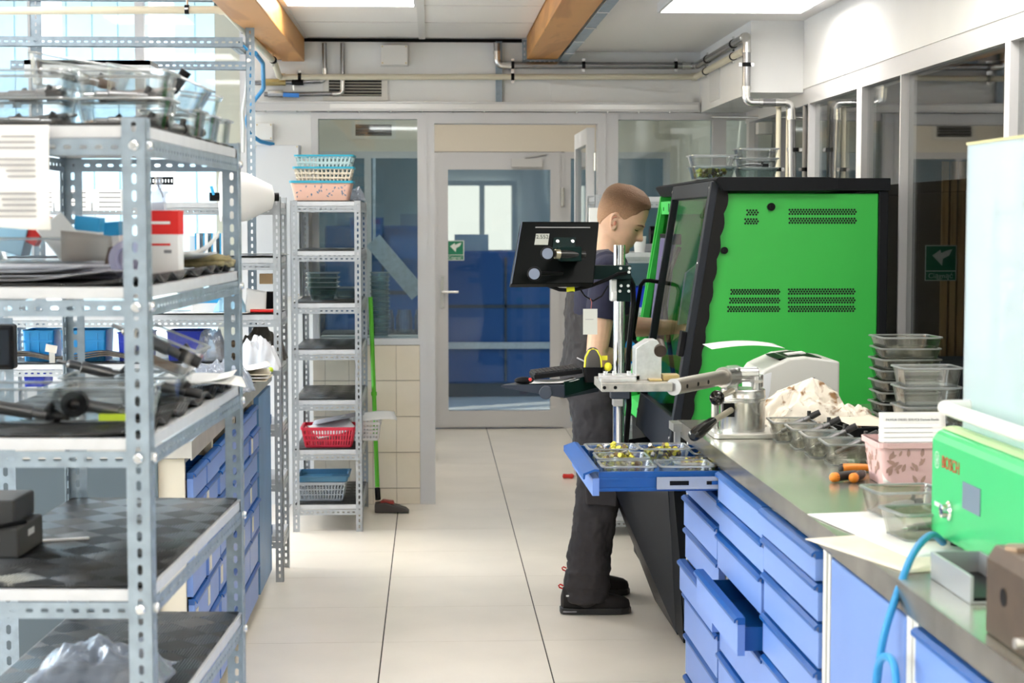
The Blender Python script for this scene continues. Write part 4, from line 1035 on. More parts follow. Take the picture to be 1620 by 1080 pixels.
# ================================================================== PIPES AND WALL FITTINGS
def pipe(name, label, pts, r, m, parts=(), n=12, cat='pipe'):
    t = thing(name, label, cat, pts[0])
    obj('tube', MB().tube(bendpath(pts, r*2.2), r, n), m, t, world=True)
    for nm, mb_, mm in parts: obj(nm, mb_, mm, t, world=True)
    return t
def bendpath(pts, rad, k=5):
    pts = [Vector(p) for p in pts]; out = [pts[0]]
    for a, b_, c in zip(pts[:-2], pts[1:-1], pts[2:]):
        r = min(rad, (b_-a).length*.45, (c-b_).length*.45)
        p, q = b_ + (a-b_).normalized()*r, b_ + (c-b_).normalized()*r
        for i in range(k+1):
            t = i/k; out.append(p*(1-t)**2 + b_*2*t*(1-t) + q*t*t)
    out.append(pts[-1]); return out
def ring(p, d, r, L=.014, n=14): d = Vector(d).normalized(); return MB().cyl(Vector(p)-d*L/2, Vector(p)+d*L/2, r, n=n)
def clampp(p, d, r, wall):
    """pipe clamp: band, two ears with screws"""
    d = Vector(d).normalized(); w_ = Vector(wall).normalized(); s_ = d.cross(w_).normalized()
    m_ = MB().cyl(Vector(p)-d*.009, Vector(p)+d*.009, r+.003, n=16)
    e = MB()
    for q in (-1, 1): e.bar(Vector(p)+s_*q*r, Vector(p)+s_*q*(r+.016), .016, .008, w_)
    e.cyl(Vector(p), Vector(p)+w_*.044, .005, n=8)
    return m_, e
YQ = YW-.05
bp_pts = [at(-60, 17.5, 7.55), at(355, 15.5, 7.55), at(434, 98, 9.35), at(442, 122, YQ), at(1100, 121.5, YQ), Vector((1.45, YQ-.06, at(1105, 118, YQ).z)), Vector((1.455, 8.3, at(1105, 118, YQ).z)), ]
zb_ = bp_pts[4].z
bp_pts[5] = Vector((1.455, YQ, zb_)); bp_pts[6] = Vector((1.455, 8.22, zb_))
parts = []
for p, d, w_ in ((at(296, 15, 7.55), (1, 0, 0), (0, 0, 1)), (at(383, 42, 8.15), (.1, 1, -.1), (1, 0, 0)), (at(432, 95, 9.25), (.1, 1, -.1), (1, 0, 0)), (at(474, 121, YQ), (1, 0, 0), (0, 1, 0)), (at(811, 121.5, YQ), (1, 0, 0), (0, 1, 0)), (Vector((1.455, 9.3, zb_)), (0, 1, 0), (1, 0, 0)), (Vector((1.455, 8.45, zb_)), (0, 1, 0), (1, 0, 0))):
    a, e = clampp(p, d, .017, w_); parts += [('clamp', a, black), ('clamp_screw', e, bolt_m)]
for p, d in ((at(352, 15.5, 7.55), (1, 0, 0)), (at(447, 122, YQ), (1, 0, 0)), (at(1098, 121.5, YQ), (1, 0, 0))): parts.append(('coupling', ring(p, d, .021, .03), beige))
pipe('beige_pipe', 'long beige plastic pipe running along the back wall and round the timber beam', bp_pts, .0165, beige, parts)
zg = at(800, 103, YQ).z
gp_ = [at(786, 68, YQ), at(787, 103, YQ), Vector((1.455, YQ, zg)), Vector((1.455, 8.09, zg)), Vector((1.455, 8.09, 2.115)), Vector((1.665, 8.09, 2.115)), Vector((1.69, 8.09, 1.0))]
parts = []
for i in range(1, 6):
    a, b_, c = gp_[i-1], gp_[i], gp_[i+1]
    el_ = bendpath([b_+(a-b_).normalized()*.07, b_, b_+(c-b_).normalized()*.07], .045, 6)
    parts.append(('elbow', MB().tube(el_, .0195, 14), fitm))
    for q in (a, c): parts.append(('collar', ring(b_+(q-b_).normalized()*.068, q-b_, .022, .016), fitm))
for p, d, w_ in ((at(811, 103, YQ), (1, 0, 0), (0, 1, 0)), (at(923, 103, YQ), (1, 0, 0), (0, 1, 0)), (at(1069, 103, YQ), (1, 0, 0), (0, 1, 0)), (Vector((1.455, 9.25, zg)), (0, 1, 0), (1, 0, 0)), (Vector((1.455, 8.45, zg)), (0, 1, 0), (1, 0, 0)), (Vector((1.455, 8.09, 2.29)), (0, 0, 1), (0, 1, 0)), (Vector((1.682, 8.09, 1.90)), (0, 0, 1), (0, 1, 0))):
    a, e = clampp(p, d, .019, w_); parts += [('clamp', a, black), ('clamp_screw', e, bolt_m)]
pipe('grey_steel_pipe', 'grey steel press-fit pipe bending round the white soffit to the corner', gp_, .0185, pipe_m, parts, 14)
def vpipe(name, label, px, y0, y1, Yp, r, m, cl=None):
    p, q = at(px, y0, Yp), at(px, y1, Yp); q.x = p.x
    parts = []
    if cl:
        c = at(px, cl, Yp); c.x = p.x; a, e = clampp(c, (0, 0, 1), r+.001, (0, 1, 0)); parts = [('clamp', a, black), ('clamp_screw', e, bolt_m)]
    pipe(name, label, [p, q], r, m, parts)
vpipe('beige_pipe', 'vertical beige pipe in the right corner, leftmost of the group', 1232, 160, 420, 8.12, .012, beige, 268)
vpipe('beige_pipe', 'vertical beige pipe in the right corner between beige and steel pipes', 1248, 160, 420, 8.16, .0125, beige)
vpipe('flexible_conduit', 'grey flexible conduit in the right corner beside the steel pipe', 1274, 150, 420, 8.2, .011, mat('conduit_grey', (.36, .34, .32), .6), 268)
YS = YW-.0165
# short pipes with valves by the left beam
pts = [at(513, 68, YS), at(514, 128, YS), at(455, 130, YS-.02), at(402, 131, YS-.03)]
pipe('steel_pipe', 'thin steel pipe with brass fitting left of the wall vent', pts, .013, pipe_m, [('elbow', MB().tube(bendpath([at(514, 108, YS), at(514, 128, YS), at(494, 128.5, YS)], .04), .0155, 12), fitm), ('brass_fitting', MB().cyl(at(420, 130, YS-.03), at(452, 130, YS-.03), .019, n=8), mat('brass', (.55, .42, .18), .3, .9)), ('valve_body', MB().cyl(at(462, 130, YS-.03), at(480, 130, YS-.03), .017, n=12), black)])
pts = [at(542, 68, YS), at(542, 148, YS), at(470, 149, YS), at(418, 149, YS-.02)]
pipe('steel_pipe', 'steel pipe with blue valve lever left of the wall vent', pts, .013, pipe_m, [('elbow', MB().tube(bendpath([at(542, 126, YS), at(542, 148, YS), at(526, 149, YS)], .05), .0155, 12), fitm), ('valve_body', MB().cyl(at(424, 148, YS-.02), at(448, 148, YS-.02), .02, n=8), fitm), ('valve_lever', MB().bar(at(448, 150, YS-.06), at(473, 151, YS-.06), .012, .022), mat('valve_blue', (.02, .20, .65), .4)), ('valve_screw', MB().cyl(at(463, 125, YS-.03), at(465, 143, YS-.03), .006, n=8), bolt_m)])
# blue air hoses at the tall post
pipe('air_hose', 'blue air hose hanging in a loop beside the white electrical box', [at(404, 84, 8.6), at(416, 100, 8.9), at(417, 140, 9.2), at(398, 165, 9.3), at(390, 190, 9.3), at(395, 212, 9.4), at(412, 224, 9.5), at(432, 228, 9.6)], .011, mat('hose_blue', (.02, .27, .60), .4), cat='hose')
pipe('air_hose', 'thin blue cable lying along the overhead steel frame', [at(330, 73, 7.97), at(360, 70, 7.97), at(385, 72, 7.98), at(400, 90, 8.1), at(395, 130, 8.3), at(392, 160, 8.5)], .006, mat('hose_blue', (.02, .27, .60), .4), cat='hose')
pipe('white_cable', 'white cable hanging from the overhead frame to the trunking', [at(393, 95, 8.0), at(390, 140, 8.6), at(384, 175, 9.0), at(386, 200, 9.2), at(385, 240, 9.3)], .008, mat('cable_white', (.75, .77, .78), .5), cat='cable')
# trunking, junction boxes, vents
t = thing('cable_trunking', 'long metal cable trunking along the back wall above the doorway', 'trunking', (.2, YW-.05, 2.19))
z0, z1 = at(700, 176, YW-.05).z, at(700, 161, YW-.05).z
obj('channel', MB().box(-.99, 1.48, YW-.055, YW-.002, z0, z1).box(-.99, 1.48, YW-.062, YW-.055, z0, z0+.010).box(-.99, 1.48, YW-.062, YW-.055, z1-.010, z1), mat('trunking_metal', (.58, .58, .58), .4, .35), t, world=True)
obj('cover', MB().box(-.55, 1.47, YW-.060, YW-.055, z0+.012, z1-.012), mat('trunking_cover', (.70, .70, .69), .3, .3), t, world=True)
sc_ = MB()
for i in range(14): sc_.cyl((-.9+i*.17, YW-.05, z0-.006), (-.9+i*.17, YW-.05, z0), .006, n=6)
obj('screw', sc_, bolt_m, t, world=True)
a = at(784, 66, YW-.01); b_ = at(794, 162, YW-.01)
single('wall_channel', 'vertical galvanised channel on the back wall beside the timber beam', 'channel', MB().box(a.x, b_.x, YW-.022, YW-.001, b_.z, a.z).box(a.x, a.x+.005, YW-.035, YW-.022, b_.z, a.z).box(b_.x-.005, b_.x, YW-.035, YW-.022, b_.z, a.z), galv)
t = thing('beam_shoe', 'slotted steel angle fixed at the end of the right timber beam', 'bracket', (.5, YW-.04, 2.42))
obj('plate', MB().strip((.500, YW-.035, 2.43), Vector((0, 0, 1)), Vector((1, 0, 0)), Vector((0, 1, 0)), .13, .024, .03, .016, .008).strip((.50, YW-.035, 2.432), Vector((1, 0, 0)), Vector((0, 0, 1)), Vector((0, 1, 0)), .22, .018, .026, .012, .007), galv, t, world=True)
t = thing('cable_tray', 'galvanised cable tray fixed along the right timber beam', 'cable tray', (.73, 8, 2.44))
obj('channel', MB().box(.700, .748, -1, YW-.04, 2.445, 2.449).box(.744, .748, -1, YW-.04, 2.449, 2.492), galv, t, world=True)
for y in (9.2, 8.6, 8.0, 7.4): obj('cable_tie', MB().tube([(.699, y, 2.443), (.75, y+.01, 2.443), (.752, y+.03, 2.49)], .003, 6), mat('tie_white', (.8, .8, .8), .5), t, world=True)
def vent_grille(label, px0, px1, py0, py1, Yv, n, m=None):
    a, b_ = at(px0, py0, Yv), at(px1, py1, Yv)
    t = thing('wall_vent', label, 'vent', ((a.x+b_.x)/2, Yv, b_.z))
    fm = mat('vent_frame', (.74, .72, .67), .5); w_ = (b_.x-a.x)*.09
    g_ = MB().box(a.x, a.x+w_, Yv-.012, Yv, b_.z, a.z).box(b_.x-w_, b_.x, Yv-.012, Yv, b_.z, a.z).box(a.x+w_, b_.x-w_, Yv-.012, Yv, b_.z, b_.z+w_*.8).box(a.x+w_, b_.x-w_, Yv-.012, Yv, a.z-w_*.8, a.z)
    obj('frame', g_, fm, t, world=True)
    obj('recess', MB().box(a.x+w_, b_.x-w_, Yv-.002, Yv-.0005, b_.z+w_*.8, a.z-w_*.8), black, t, world=True)
    H = a.z-b_.z-1.6*w_
    for i in range(n):
        z = b_.z + .8*w_ + H*(i+.5)/n
        obj('slat', MB().obox(((a.x+b_.x)/2, Yv-.008, z), (b_.x-a.x-2*w_, .012, .003), R(35)), m or mat('vent_slat', (.48, .46, .40), .5), t, world=True)
vent_grille('louvred vent in the back wall behind the thin steel pipes', 511, 613, 116, 160, YW-.001, 6)
vent_grille('louvred vent in the lobby wall seen through the partition window', 556, 626, 192, 220, YL-.002, 4, mat('vent_dark_slat', (.20, .20, .20), .5))
def jbox(label, px0, px1, py0, py1, Yv, d=.05, m=None, name='junction_box'):
    a, b_ = at(px0, py0, Yv), at(px1, py1, Yv); t = thing(name, label, 'junction box', ((a.x+b_.x)/2, Yv, b_.z))
    mm = m or mat('box_white', (.78, .77, .74), .45)
    obj('housing', MB().box(a.x, b_.x, Yv-d*.6, Yv, b_.z, a.z), mm, t, world=True, bevel=.004)
    obj('lid', MB().box(a.x+.003, b_.x-.003, Yv-d, Yv-d*.6, b_.z+.003, a.z-.003), mm, t, world=True, bevel=.003)
    s_ = MB()
    for x in (a.x+.012, b_.x-.012):
        for z in (a.z-.012, b_.z+.012): s_.cyl((x, Yv-d-.002, z), (x, Yv-d, z), .004, n=8)
    obj('screw', s_, mat('brass', (.55, .42, .18), .3, .9), t, world=True)
jbox('square white junction box high on the back wall', 602, 646, 72, 105, YW-.002, .07)
jbox('small white junction box above the electrical cabinet', 405, 434, 195, 223, YW-.002, .07)
jbox('large white electrical cabinet behind the basket rack', 404, 478, 230, 468, YW-.002, .12, mat('cabinet_pale', (.68, .70, .73), .5), 'electrical_cabinet')
# door closer on the right, socket near the corner
t = thing('door_closer', 'white door closer with rail in the right corner above the machine', 'door closer', at(1218, 212, 9.3))
obj('housing', MB().box(at(1196, 200, 9.3).x, at(1228, 200, 9.3).x, 9.24, 9.31, at(0, 210, 9.3).z, at(0, 191, 9.3).z), mat('box_white', (.78, .77, .74), .45), t, world=True, bevel=.004)
obj('rail', MB().cyl(at(1126, 185, 9.4), at(1212, 185.5, 9.3), .007), fitm, t, world=True)
# ---- signs
def pull_sign(label, c, w_, h_, rotz):
    t = thing('pull_sign', label, 'sign', c, rotz)
    sg = mat('sign_green', (.005, .20, .10), .5); swt = mat('sign_white', (.75, .80, .75), .5)
    obj('plate', MB().box(-w_/2, w_/2, -.001, .001, -h_/2, h_/2), swt, t)
    obj('panel', MB().box(-w_/2+.006, w_/2-.006, -.0022, -.001, -h_/2+h_*.29, h_/2-.006).box(-w_/2+.006, w_/2-.006, -.0022, -.001, -h_/2+.005, -h_/2+h_*.26), sg, t)
    k = w_
    pl_ = [(-.30, .05), (.02, -.25), (.0, -.08), (.36, .22), (.40, .36), (.18, .22), (.10, .34), (-.10, .34), (-.12, .17)]
    pl_ = [(-.28, .10), (-.02, .30), (.0, .18), (.20, .28), (.36, .32), (.26, .10), (.06, -.02), (.04, -.26)]
    obj('arrow', MB().add([(x*k, -.0030, y*k*.9+h_*.13) for x, y in pl_], [tuple(range(len(pl_)))]), swt, t)
    lettering('lettering', 'Ciągnąć', h_*.20, swt, t, (0, -.0030, -h_/2+h_*.135), (R(90), 0, 0))
    return t
a = at(720, 396, YL+.002); pull_sign('green pull sign with white arrow on the lobby glass door', (a.x, YL-.0005, a.z), .135, .150, 0)
a = at(1515, 418, 8.9); pull_sign('dim green pull sign behind the dark right glazing', (a.x, 9.2, a.z), .17, .19, 0)
# ================================================================== TUBS, BASKETS AND SMALL THINGS
greyglass = glassmat('smoked_tub', (.80, .80, .76), ior=1.8, rough=.08, edge=(.30, .30, .28))
clr = glassmat('clear_plastic', (.92, .92, .88), ior=1.75, rough=.06, edge=(.45, .47, .44))
def tub_mb(w_, d, h, wall=.003, taper=.86, r=.014, rim=.005):
    mb = MB()
    R_ = lambda k, z, o: rrect(w_*k+o, d*k+o, r, z)
    mb.loft([R_(taper, 0, 0), R_(1, h-.004, 0), R_(1, h-.004, rim*2), R_(1, h, rim*2), R_(1, h, -wall*2), R_(taper, wall*1.3, -wall*2)])
    return mb
def tub(name, label, cat, loc, rotz, w_, d, h, m, group=None, rx=0., ry=0., **k):
    t = thing(name, label, cat, loc, rotz, group); t.rotation_euler = (rx, ry, rotz)
    obj('bowl', tub_mb(w_, d, h, **k), m, t)
    if m in (glass, glassd, clr, greyglass):
        obj('rim', MB().loft([rrect(w_+.008, d+.008, .016, h-.0045), rrect(w_+.011, d+.011, .016, h-.002), rrect(w_+.008, d+.008, .016, h+.0006), rrect(w_-.004, d-.004, .014, h+.0006), rrect(w_-.004, d-.004, .014, h-.003)], closed=True), glassr, t)
        tp = k.get('taper', .86)
        obj('foot_edge', MB().loft([rrect(w_*tp+.001, d*tp+.001, .014, 0), rrect(w_*tp+.003, d*tp+.003, .014, .003), rrect(w_*tp-.010, d*tp-.010, .012, .003), rrect(w_*tp-.010, d*tp-.010, .012, 0)], closed=True), glassr, t)
    return t
def basket(name, label, loc, rotz, w_, d, h, m, rimm=None, nx=12, taper=.86, cells=2, cat='basket', solid=False):
    """plastic basket with a lattice of slots in its sides"""
    t = thing(name, label, cat, loc, rotz)
    th_ = .003
    P = lambda k, z: rrect(w_*k, d*k, .02, z, 3)
    lat = MB(); per = P(1, 0)
    if solid:
        obj('side', tub_mb(w_, d, h, .003, taper, .02, .002), m, t)
    else:
        n = nx*2 + max(4, int(nx*d/w_))*2
        pts = rrect(1, 1, .001, 0, 1)
        def peri(u, k):            # point on the rounded perimeter
            W_2, D_2 = w_*k, d*k; L = 2*(W_2+D_2); s_ = (u % 1)*L
            if s_ < W_2: return (-W_2/2+s_, -D_2/2)
            s_ -= W_2
            if s_ < D_2: return (W_2/2, -D_2/2+s_)
            s_ -= D_2
            if s_ < W_2: return (W_2/2-s_, D_2/2)
            return (-W_2/2, D_2/2-(s_-W_2))
        zz = [h*.10 + (h*.78)*i/cells for i in range(cells+1)]
        for i in range(n):
            for a, b_ in ((.10, .88),):
                k0, k1 = taper+(1-taper)*a, taper+(1-taper)*b_
                x0, y0 = peri((i+.5)/n, k0); x1, y1 = peri((i+.5)/n, k1)
                lat.bar((x0, y0, h*a), (x1, y1, h*b_), .0065, .003, (x0*.01+.001, y0, .2) if abs(y0) > d*k0*.49 else (1, 0, .2))
        for z in zz:
            k = taper+(1-taper)*z/h
            lat.loft([rrect(w_*k+.004, d*k+.004, .012, z-.004, 2), rrect(w_*k+.004, d*k+.004, .012, z+.004, 2), rrect(w_*k-.002, d*k-.002, .012, z+.004, 2), rrect(w_*k-.002, d*k-.002, .012, z-.004, 2)], closed=True, smooth=False)
        obj('lattice', lat, m, t)
        obj('base', MB().loft([rrect(w_*taper, d*taper, .015, 0, 3), rrect(w_*(taper+.012), d*(taper+.012), .015, h*.09, 3)], smooth=False), m, t)
    obj('rim', MB().loft([rrect(w_+.010, d+.010, .02, h*.88, 3), rrect(w_+.012, d+.012, .02, h, 3), rrect(w_-.006, d-.006, .02, h, 3), rrect(w_-.006, d-.006, .02, h*.88, 3)], closed=True, smooth=False), rimm or m, t)
    return t
inj_m = mat('injector_steel', (.26, .26, .27), .3, .8); inj_b = mat('injector_black', (.015, .015, .017), .45)
def injector(label, loc, rot, s=1., group='diesel injectors lying in the glass boxes'):
    t = thing('diesel_injector', label, 'injector', loc, 0, group); t.rotation_euler = rot
    MX = Matrix.Rotation(R(90), 4, 'Y')
    obj('body', MB().lathe([(.004*s, -.075*s), (.009*s, -.07*s), (.009*s, -.045*s), (.012*s, -.043*s), (.012*s, .02*s), (.0095*s, .022*s), (.0095*s, .05*s)], n=12, M=MX), inj_m, t)
    obj('connector', MB().cyl((.04*s, 0, 0), (.052*s, 0, .022*s), .007*s, n=10).cyl((.045*s, 0, 0), (.085*s, 0, 0), .013*s, .011*s, 12), inj_b, t)
    obj('nozzle', MB().lathe([(.0035*s, -.095*s), (.0045*s, -.08*s), (.0045*s, -.07*s)], n=10, M=MX), chrome, t)
    return t
def sheetpaper(name, label, cat, loc, rotz, w_, d, curl=0., m=None, lines=0, tilt=(0, 0), group=None, thick=.0012):
    t = thing(name, label, cat, loc, rotz, group); t.rotation_euler = (tilt[0], tilt[1], rotz)
    f = lambda u, v: Vector((w_*(u-.5), d*(v-.5), thick + curl*(max(0, u-.55)/.45)**2 + curl*.3*(max(0, .3-v)/.3)**2))
    obj('sheet', MB().sheet(f, 10, 10), m or paper, t, solid=.0012)
    if lines:
        l_ = MB()
        for i in range(lines):
            v = .1+.8*i/lines; L = w_*random.uniform(.3, .75)
            l_.box(-w_*.4, -w_*.4+L, d*(v-.5)*-1-.001, d*(v-.5)*-1+.0012, .0026, .0029)
        obj('print', l_, ink, t)
    return t

# ---------- glass boxes on the near rack
GZ = NL[0]+.0055
def nb(x, y, z): p = onnear(x, y, z); return (p.x, p.y, p.z)
rz = NRZ
tub('glass_box', 'glass box at the far left of the top near shelf, lower of two', 'glass box', nb(-.295, .37, GZ), rz, .165, .12, .062, glass)
tub('glass_box', 'glass box at the far left of the top near shelf, upper of two', 'glass box', nb(-.295, .37, GZ+.050), rz, .168, .122, .062, glass)
tub('glass_box', 'glass box at the shelf corner on the top near shelf, lower of two', 'glass box', nb(-.115, .38, GZ), rz, .165, .125, .062, glass)
tub('glass_box', 'glass box at the shelf corner on the top near shelf, upper of two', 'glass box', nb(-.115, .38, GZ+.050), rz, .168, .128, .062, glass)
tub('glass_box', 'tilted glass box lying across the top of the left stack', 'glass box', nb(-.25, .55, GZ+.085), rz+.25, .19, .13, .06, glass, ry=R(9))
tub('glass_box', 'upturned wedge of glass box behind the right stack', 'glass box', nb(-.14, .54, GZ+.075), rz-.3, .09, .1, .055, glass, ry=R(16))
tub('glass_box', 'tilted glass box with a black tube at the shelf edge', 'glass box', nb(-.052, .53, GZ+.055), rz, .085, .1, .06, glass, ry=R(24))
tub('glass_box', 'small glass box beneath the tilted one at the shelf edge', 'glass box', nb(-.065, .56, GZ), rz, .11, .11, .052, glass)
tub('glass_box', 'open glass box third along the right edge of the top shelf', 'glass box', nb(-.062, .70, GZ), rz, .11, .12, .05, glass)
tub('glass_box', 'glass box set askew on the third box along the top shelf', 'glass box', nb(-.060, .72, GZ+.045), rz+.2, .10, .11, .052, glass, ry=R(8))
tub('glass_box', 'small glass beaker box at the far corner of the top shelf', 'glass box', nb(-.045, .865, GZ), rz, .07, .09, .052, glass)
for k, (x, y, z, a, s) in enumerate(((-.29, .36, .012, .3, 'in the lower left box on the top shelf'), (-.30, .39, .062, -.2, 'in the upper left box on the top shelf'), (-.11, .37, .012, .1, 'in the lower corner box on the top shelf'), (-.12, .40, .062, .5, 'in the upper corner box on the top shelf'), (-.07, .57, .012, 1.2, 'in the small box under the tilted box'), (-.06, .71, .014, 1.4, 'in the third box along the top shelf'))):
    injector('dark diesel injector lying %s' % s, nb(x, y, GZ+z+.008), (0, 0, a), .85)
    if k < 4: injector('second dark injector beside the first %s' % s, nb(x+.01, y+.03, GZ+z+.012), (0, R(8), a+2.6), .8)
single('black_tube', 'short black tube end poking from the tilted glass box', 'tube', MB().cyl(nb(-.055, .50, GZ+.085), nb(-.028, .50, GZ+.125), .009, .011, 14), black)
injector('grey injector leaning in the tilted box over the left stack', nb(-.245, .55, GZ+.115), (0, R(12), .3), .8)

# ---------- hanging printed sheet on the near rack
t = thing('printed_sheet', 'white printed sheet hanging from the near rack at the left edge', 'paper', (onnear(-.30, -.006, 1.56)))
t.rotation_euler = (0, 0, NRZ)
obj('sheet', MB().sheet(lambda u, v: Vector((.21*(u-.5)+.04, -.004-.008*math.sin(v*3)*(1-v), .165*v - .0 + .004*math.sin(u*5)*(1-v))), 8, 10), paper, t, solid=.0008)
l_ = MB(); random.seed(3)
for i in range(15):
    z = .145 - i*.0092
    if i in (3, 8, 9): continue
    L = random.uniform(.045, .085); l_.box(.135-L-.01, .125, -.0150, -.0135, z, z+.0028)
obj('print', l_, ink, t)

# ---------- second shelf of the near rack
Z2 = NL[1]+.0065
for k, (x, y, w_, d, a, s) in enumerate(((-.25, .12, .24, .18, .05, 'nearest the front edge'), (-.20, .16, .26, .2, -.06, 'in the middle of the pile'), (-.26, .20, .23, .2, .1, 'on top under the cartons'))):
    sheetpaper('paper_stack', 'creased grey paper stack on the second near shelf, ' + s, 'paper', nb(x, y, Z2 + .006*k), rz+a, w_, d, .010, mat('grey_paper', (.60, .61, .66), .7, noise=.15, nscale=20))
for k in range(3):
    single('paper_bundle', 'flattened bundle of grey papers filling the second near shelf, layer %s' % ('bottom', 'middle', 'top')[k], 'paper', MB().loft([rrect(.27, .25, .01, 0, 2), rrect(.275, .255, .01, .0045, 2), rrect(.265, .245, .01, .008, 2)]), mat('grey_paper', (.52, .53, .58), .7, noise=.2, nscale=20), loc=nb(-.23+.004*k, .36, Z2+.0085*k), rot=(0, 0, rz+.03*k))
tr_ = tub('glass_tray', 'shallow glass tray of cartons on the second near shelf', 'glass box', nb(-.27, .36, Z2+.027), rz, .19, .14, .045, glass)
def carton(label, loc, rot, s, cols, name='carton', cat='box'):
    t = thing(name, label, cat, loc); t.rotation_euler = rot
    a, b_, c = (q/2 for q in s)
    obj('body', MB().box(-a, a, -b_, b_, -c, c), cols[0], t, bevel=.001)
    if len(cols) > 1: obj('band', MB().box(-a-.0004, a+.0004, -b_-.0004, b_+.0004, c*.25, c*.99), cols[1], t)
    if len(cols) > 2: obj('stripe', MB().box(-a-.0006, a+.0006, -b_-.0006, b_+.0006, -c*.05, c*.12), cols[2], t)
    return t
wh = mat('carton_white', (.80, .80, .80), .55); rd = mat('carton_red', (.72, .015, .012), .5); yl = mat('carton_yellow', (.82, .60, .02), .5); cy = mat('carton_cyan', (.03, .36, .70), .5); og = mat('carton_orange', (.75, .26, .03), .5); lc = mat('film_light_blue', (.35, .62, .82), .4)
carton('white carton tilted in the glass tray, orange edge', nb(-.235, .36, Z2+.072), (R(0), R(-38), rz+.3), (.055, .05, .075), (wh, ))
carton('small yellow and red carton tilted in the glass tray', nb(-.285, .37, Z2+.090), (0, R(28), rz), (.035, .03, .06), (rd, yl))
carton('white and blue carton upright in the glass tray', nb(-.190, .38, Z2+.075), (0, R(6), rz), (.045, .04, .07), (wh, cy))
carton('slim blue striped carton behind in the glass tray', nb(-.160, .43, Z2+.065), (0, R(-4), rz), (.04, .04, .07), (wh, cy))
carton('pale blue film bundle at the left of the glass tray', nb(-.325, .38, Z2+.07), (0, R(15), rz), (.05, .06, .055), (lc, ))
# red and white box with white lettering bar
t = carton('red and white cardboard box standing on the second near shelf', nb(-.062, .43, Z2+.062), (0, 0, rz), (.066, .05, .120), (wh, rd))
obj('logo_bar', MB().box(-.023, .018, -.0262, -.0256, .034, .039), paper, t)
obj('slot', MB().box(.006, .020, -.0256, -.0250, -.020, -.014), ink, t); obj('stripe', MB().box(-.033, .018, -.0258, -.0251, -.006, -.002), rd, t)
single('plastic_clip', 'clear plastic clip on top of the red and white box', 'clip', MB().box(-.01, .012, -.012, .012, 0, .030).box(-.013, .015, -.02, .02, .030, .036).cyl((0, 0, .036), (0, 0, .062), .007, n=10), glassmat('clip_plastic', (.8, .82, .88), milk=((.8, .82, .9), .35)), loc=nb(-.066, .41, Z2+.122), rot=(0, 0, rz))
# dark folded card and rolled paper
single('folded_card', 'dark brown folded card standing beside the red box', 'card', MB().prism([(-.05, 0), (-.035, .055), (-.028, .057), (.028, 0), (.022, 0), (-.030, .046), (-.042, 0)], -.05, .05, 'xz'), mat('card_brown', (.06, .035, .025), .6), loc=nb(-.088, .30, Z2), rot=(0, 0, rz))
single('grey_card', 'bent grey-brown card standing behind the near rack post', 'card', MB().sheet(lambda u, v: Vector((.09*(u-.5), .02*math.sin(u*3), .055*v-.01*u*v)), 8, 4), mat('card_taupe', (.30, .28, .26), .6), loc=nb(-.165, .26, Z2+.03), rot=(0, 0, rz), solid=.0015)
single('tape_roll', 'roll of clear tape on the second near shelf by the card', 'tape', MB().lathe([(.022, -.01), (.034, -.01), (.034, .01), (.022, .01), (.022, -.01)], n=24, M=Matrix.Rotation(R(90), 4, 'X')), glassmat('tape_film', (.7, .7, .8), milk=((.6, .6, .75), .5)), loc=nb(-.075, .20, Z2+.035), rot=(0, 0, rz))
sheetpaper('loose_sheet', 'curled white sheet on the far end of the second near shelf', 'paper', nb(-.08, .74, Z2+.028), rz+.2, .13, .18, .04)
sheetpaper('loose_sheet', 'flat white sheet beneath the curled one on the second near shelf', 'paper', nb(-.10, .66, Z2+.022), rz-.1, .15, .2, .015)
for k in range(2): single('newsprint', 'yellowed newsprint pile at the far corner of the second near shelf, %s half' % ('lower', 'upper')[k], 'paper', MB().sheet(lambda u, v: Vector((.11*(u-.5), .15*(v-.5), .004+.006*math.sin(u*9+k)*math.sin(v*7))), 16, 12), mat('newsprint', (.30, .26, .14), .8, noise=.5, nscale=40), loc=nb(-.06, .83, Z2+.009+.010*k), rot=(0, 0, rz+.2*k), solid=.009)

# ---------- third shelf
Z3 = NL[2]+.0065
tub('glass_box', 'wide glass box with an injector at the left of the third near shelf', 'glass box', nb(-.285, .22, Z3), rz, .17, .13, .062, glass)
tub('glass_box', 'wide glass box with a black coil behind the near post', 'glass box', nb(-.125, .24, Z3), rz, .17, .135, .062, glass)
tub('glass_box', 'glass box behind the front pair on the third near shelf', 'glass box', nb(-.18, .52, Z3), rz, .18, .13, .055, glass)
tub('glass_box', 'glass box under the bagged injector on the third near shelf', 'glass box', nb(-.095, .50, Z3), rz, .12, .15, .058, glass)
tub('glass_box', 'tilted clear box leaning over the third shelf edge with an injector', 'glass box', nb(-.085, .50, Z3+.075), rz, .13, .14, .06, glass, ry=R(22))
injector('long injector in the left glass box of the third near shelf', nb(-.27, .2, Z3+.018), (0, R(10), .1), 1.0)
injector('injector in the glass box with the black coil', nb(-.12, .22, Z3+.018), (0, R(12), .0), .9)
injector('injector sloping in the tilted clear box', nb(-.08, .46, Z3+.115), (0, R(24), .0), 1.0)
injector('injector in the box under the tilted one', nb(-.075, .50, Z3+.03), (0, R(12), .2), .8)
injector('injector lying over the rear glass box of the third shelf', nb(-.20, .50, Z3+.062), (0, R(15), .3), .9)
single('black_coil', 'black magnetic coil in the glass box on the third near shelf', 'coil', MB().lathe([(.011, -.014), (.023, -.014), (.023, .014), (.011, .014), (.011, -.014)], n=24, M=Matrix.Rotation(R(90), 4, 'X')), black, loc=nb(-.175, .205, Z3+.030), rot=(0, 0, rz))
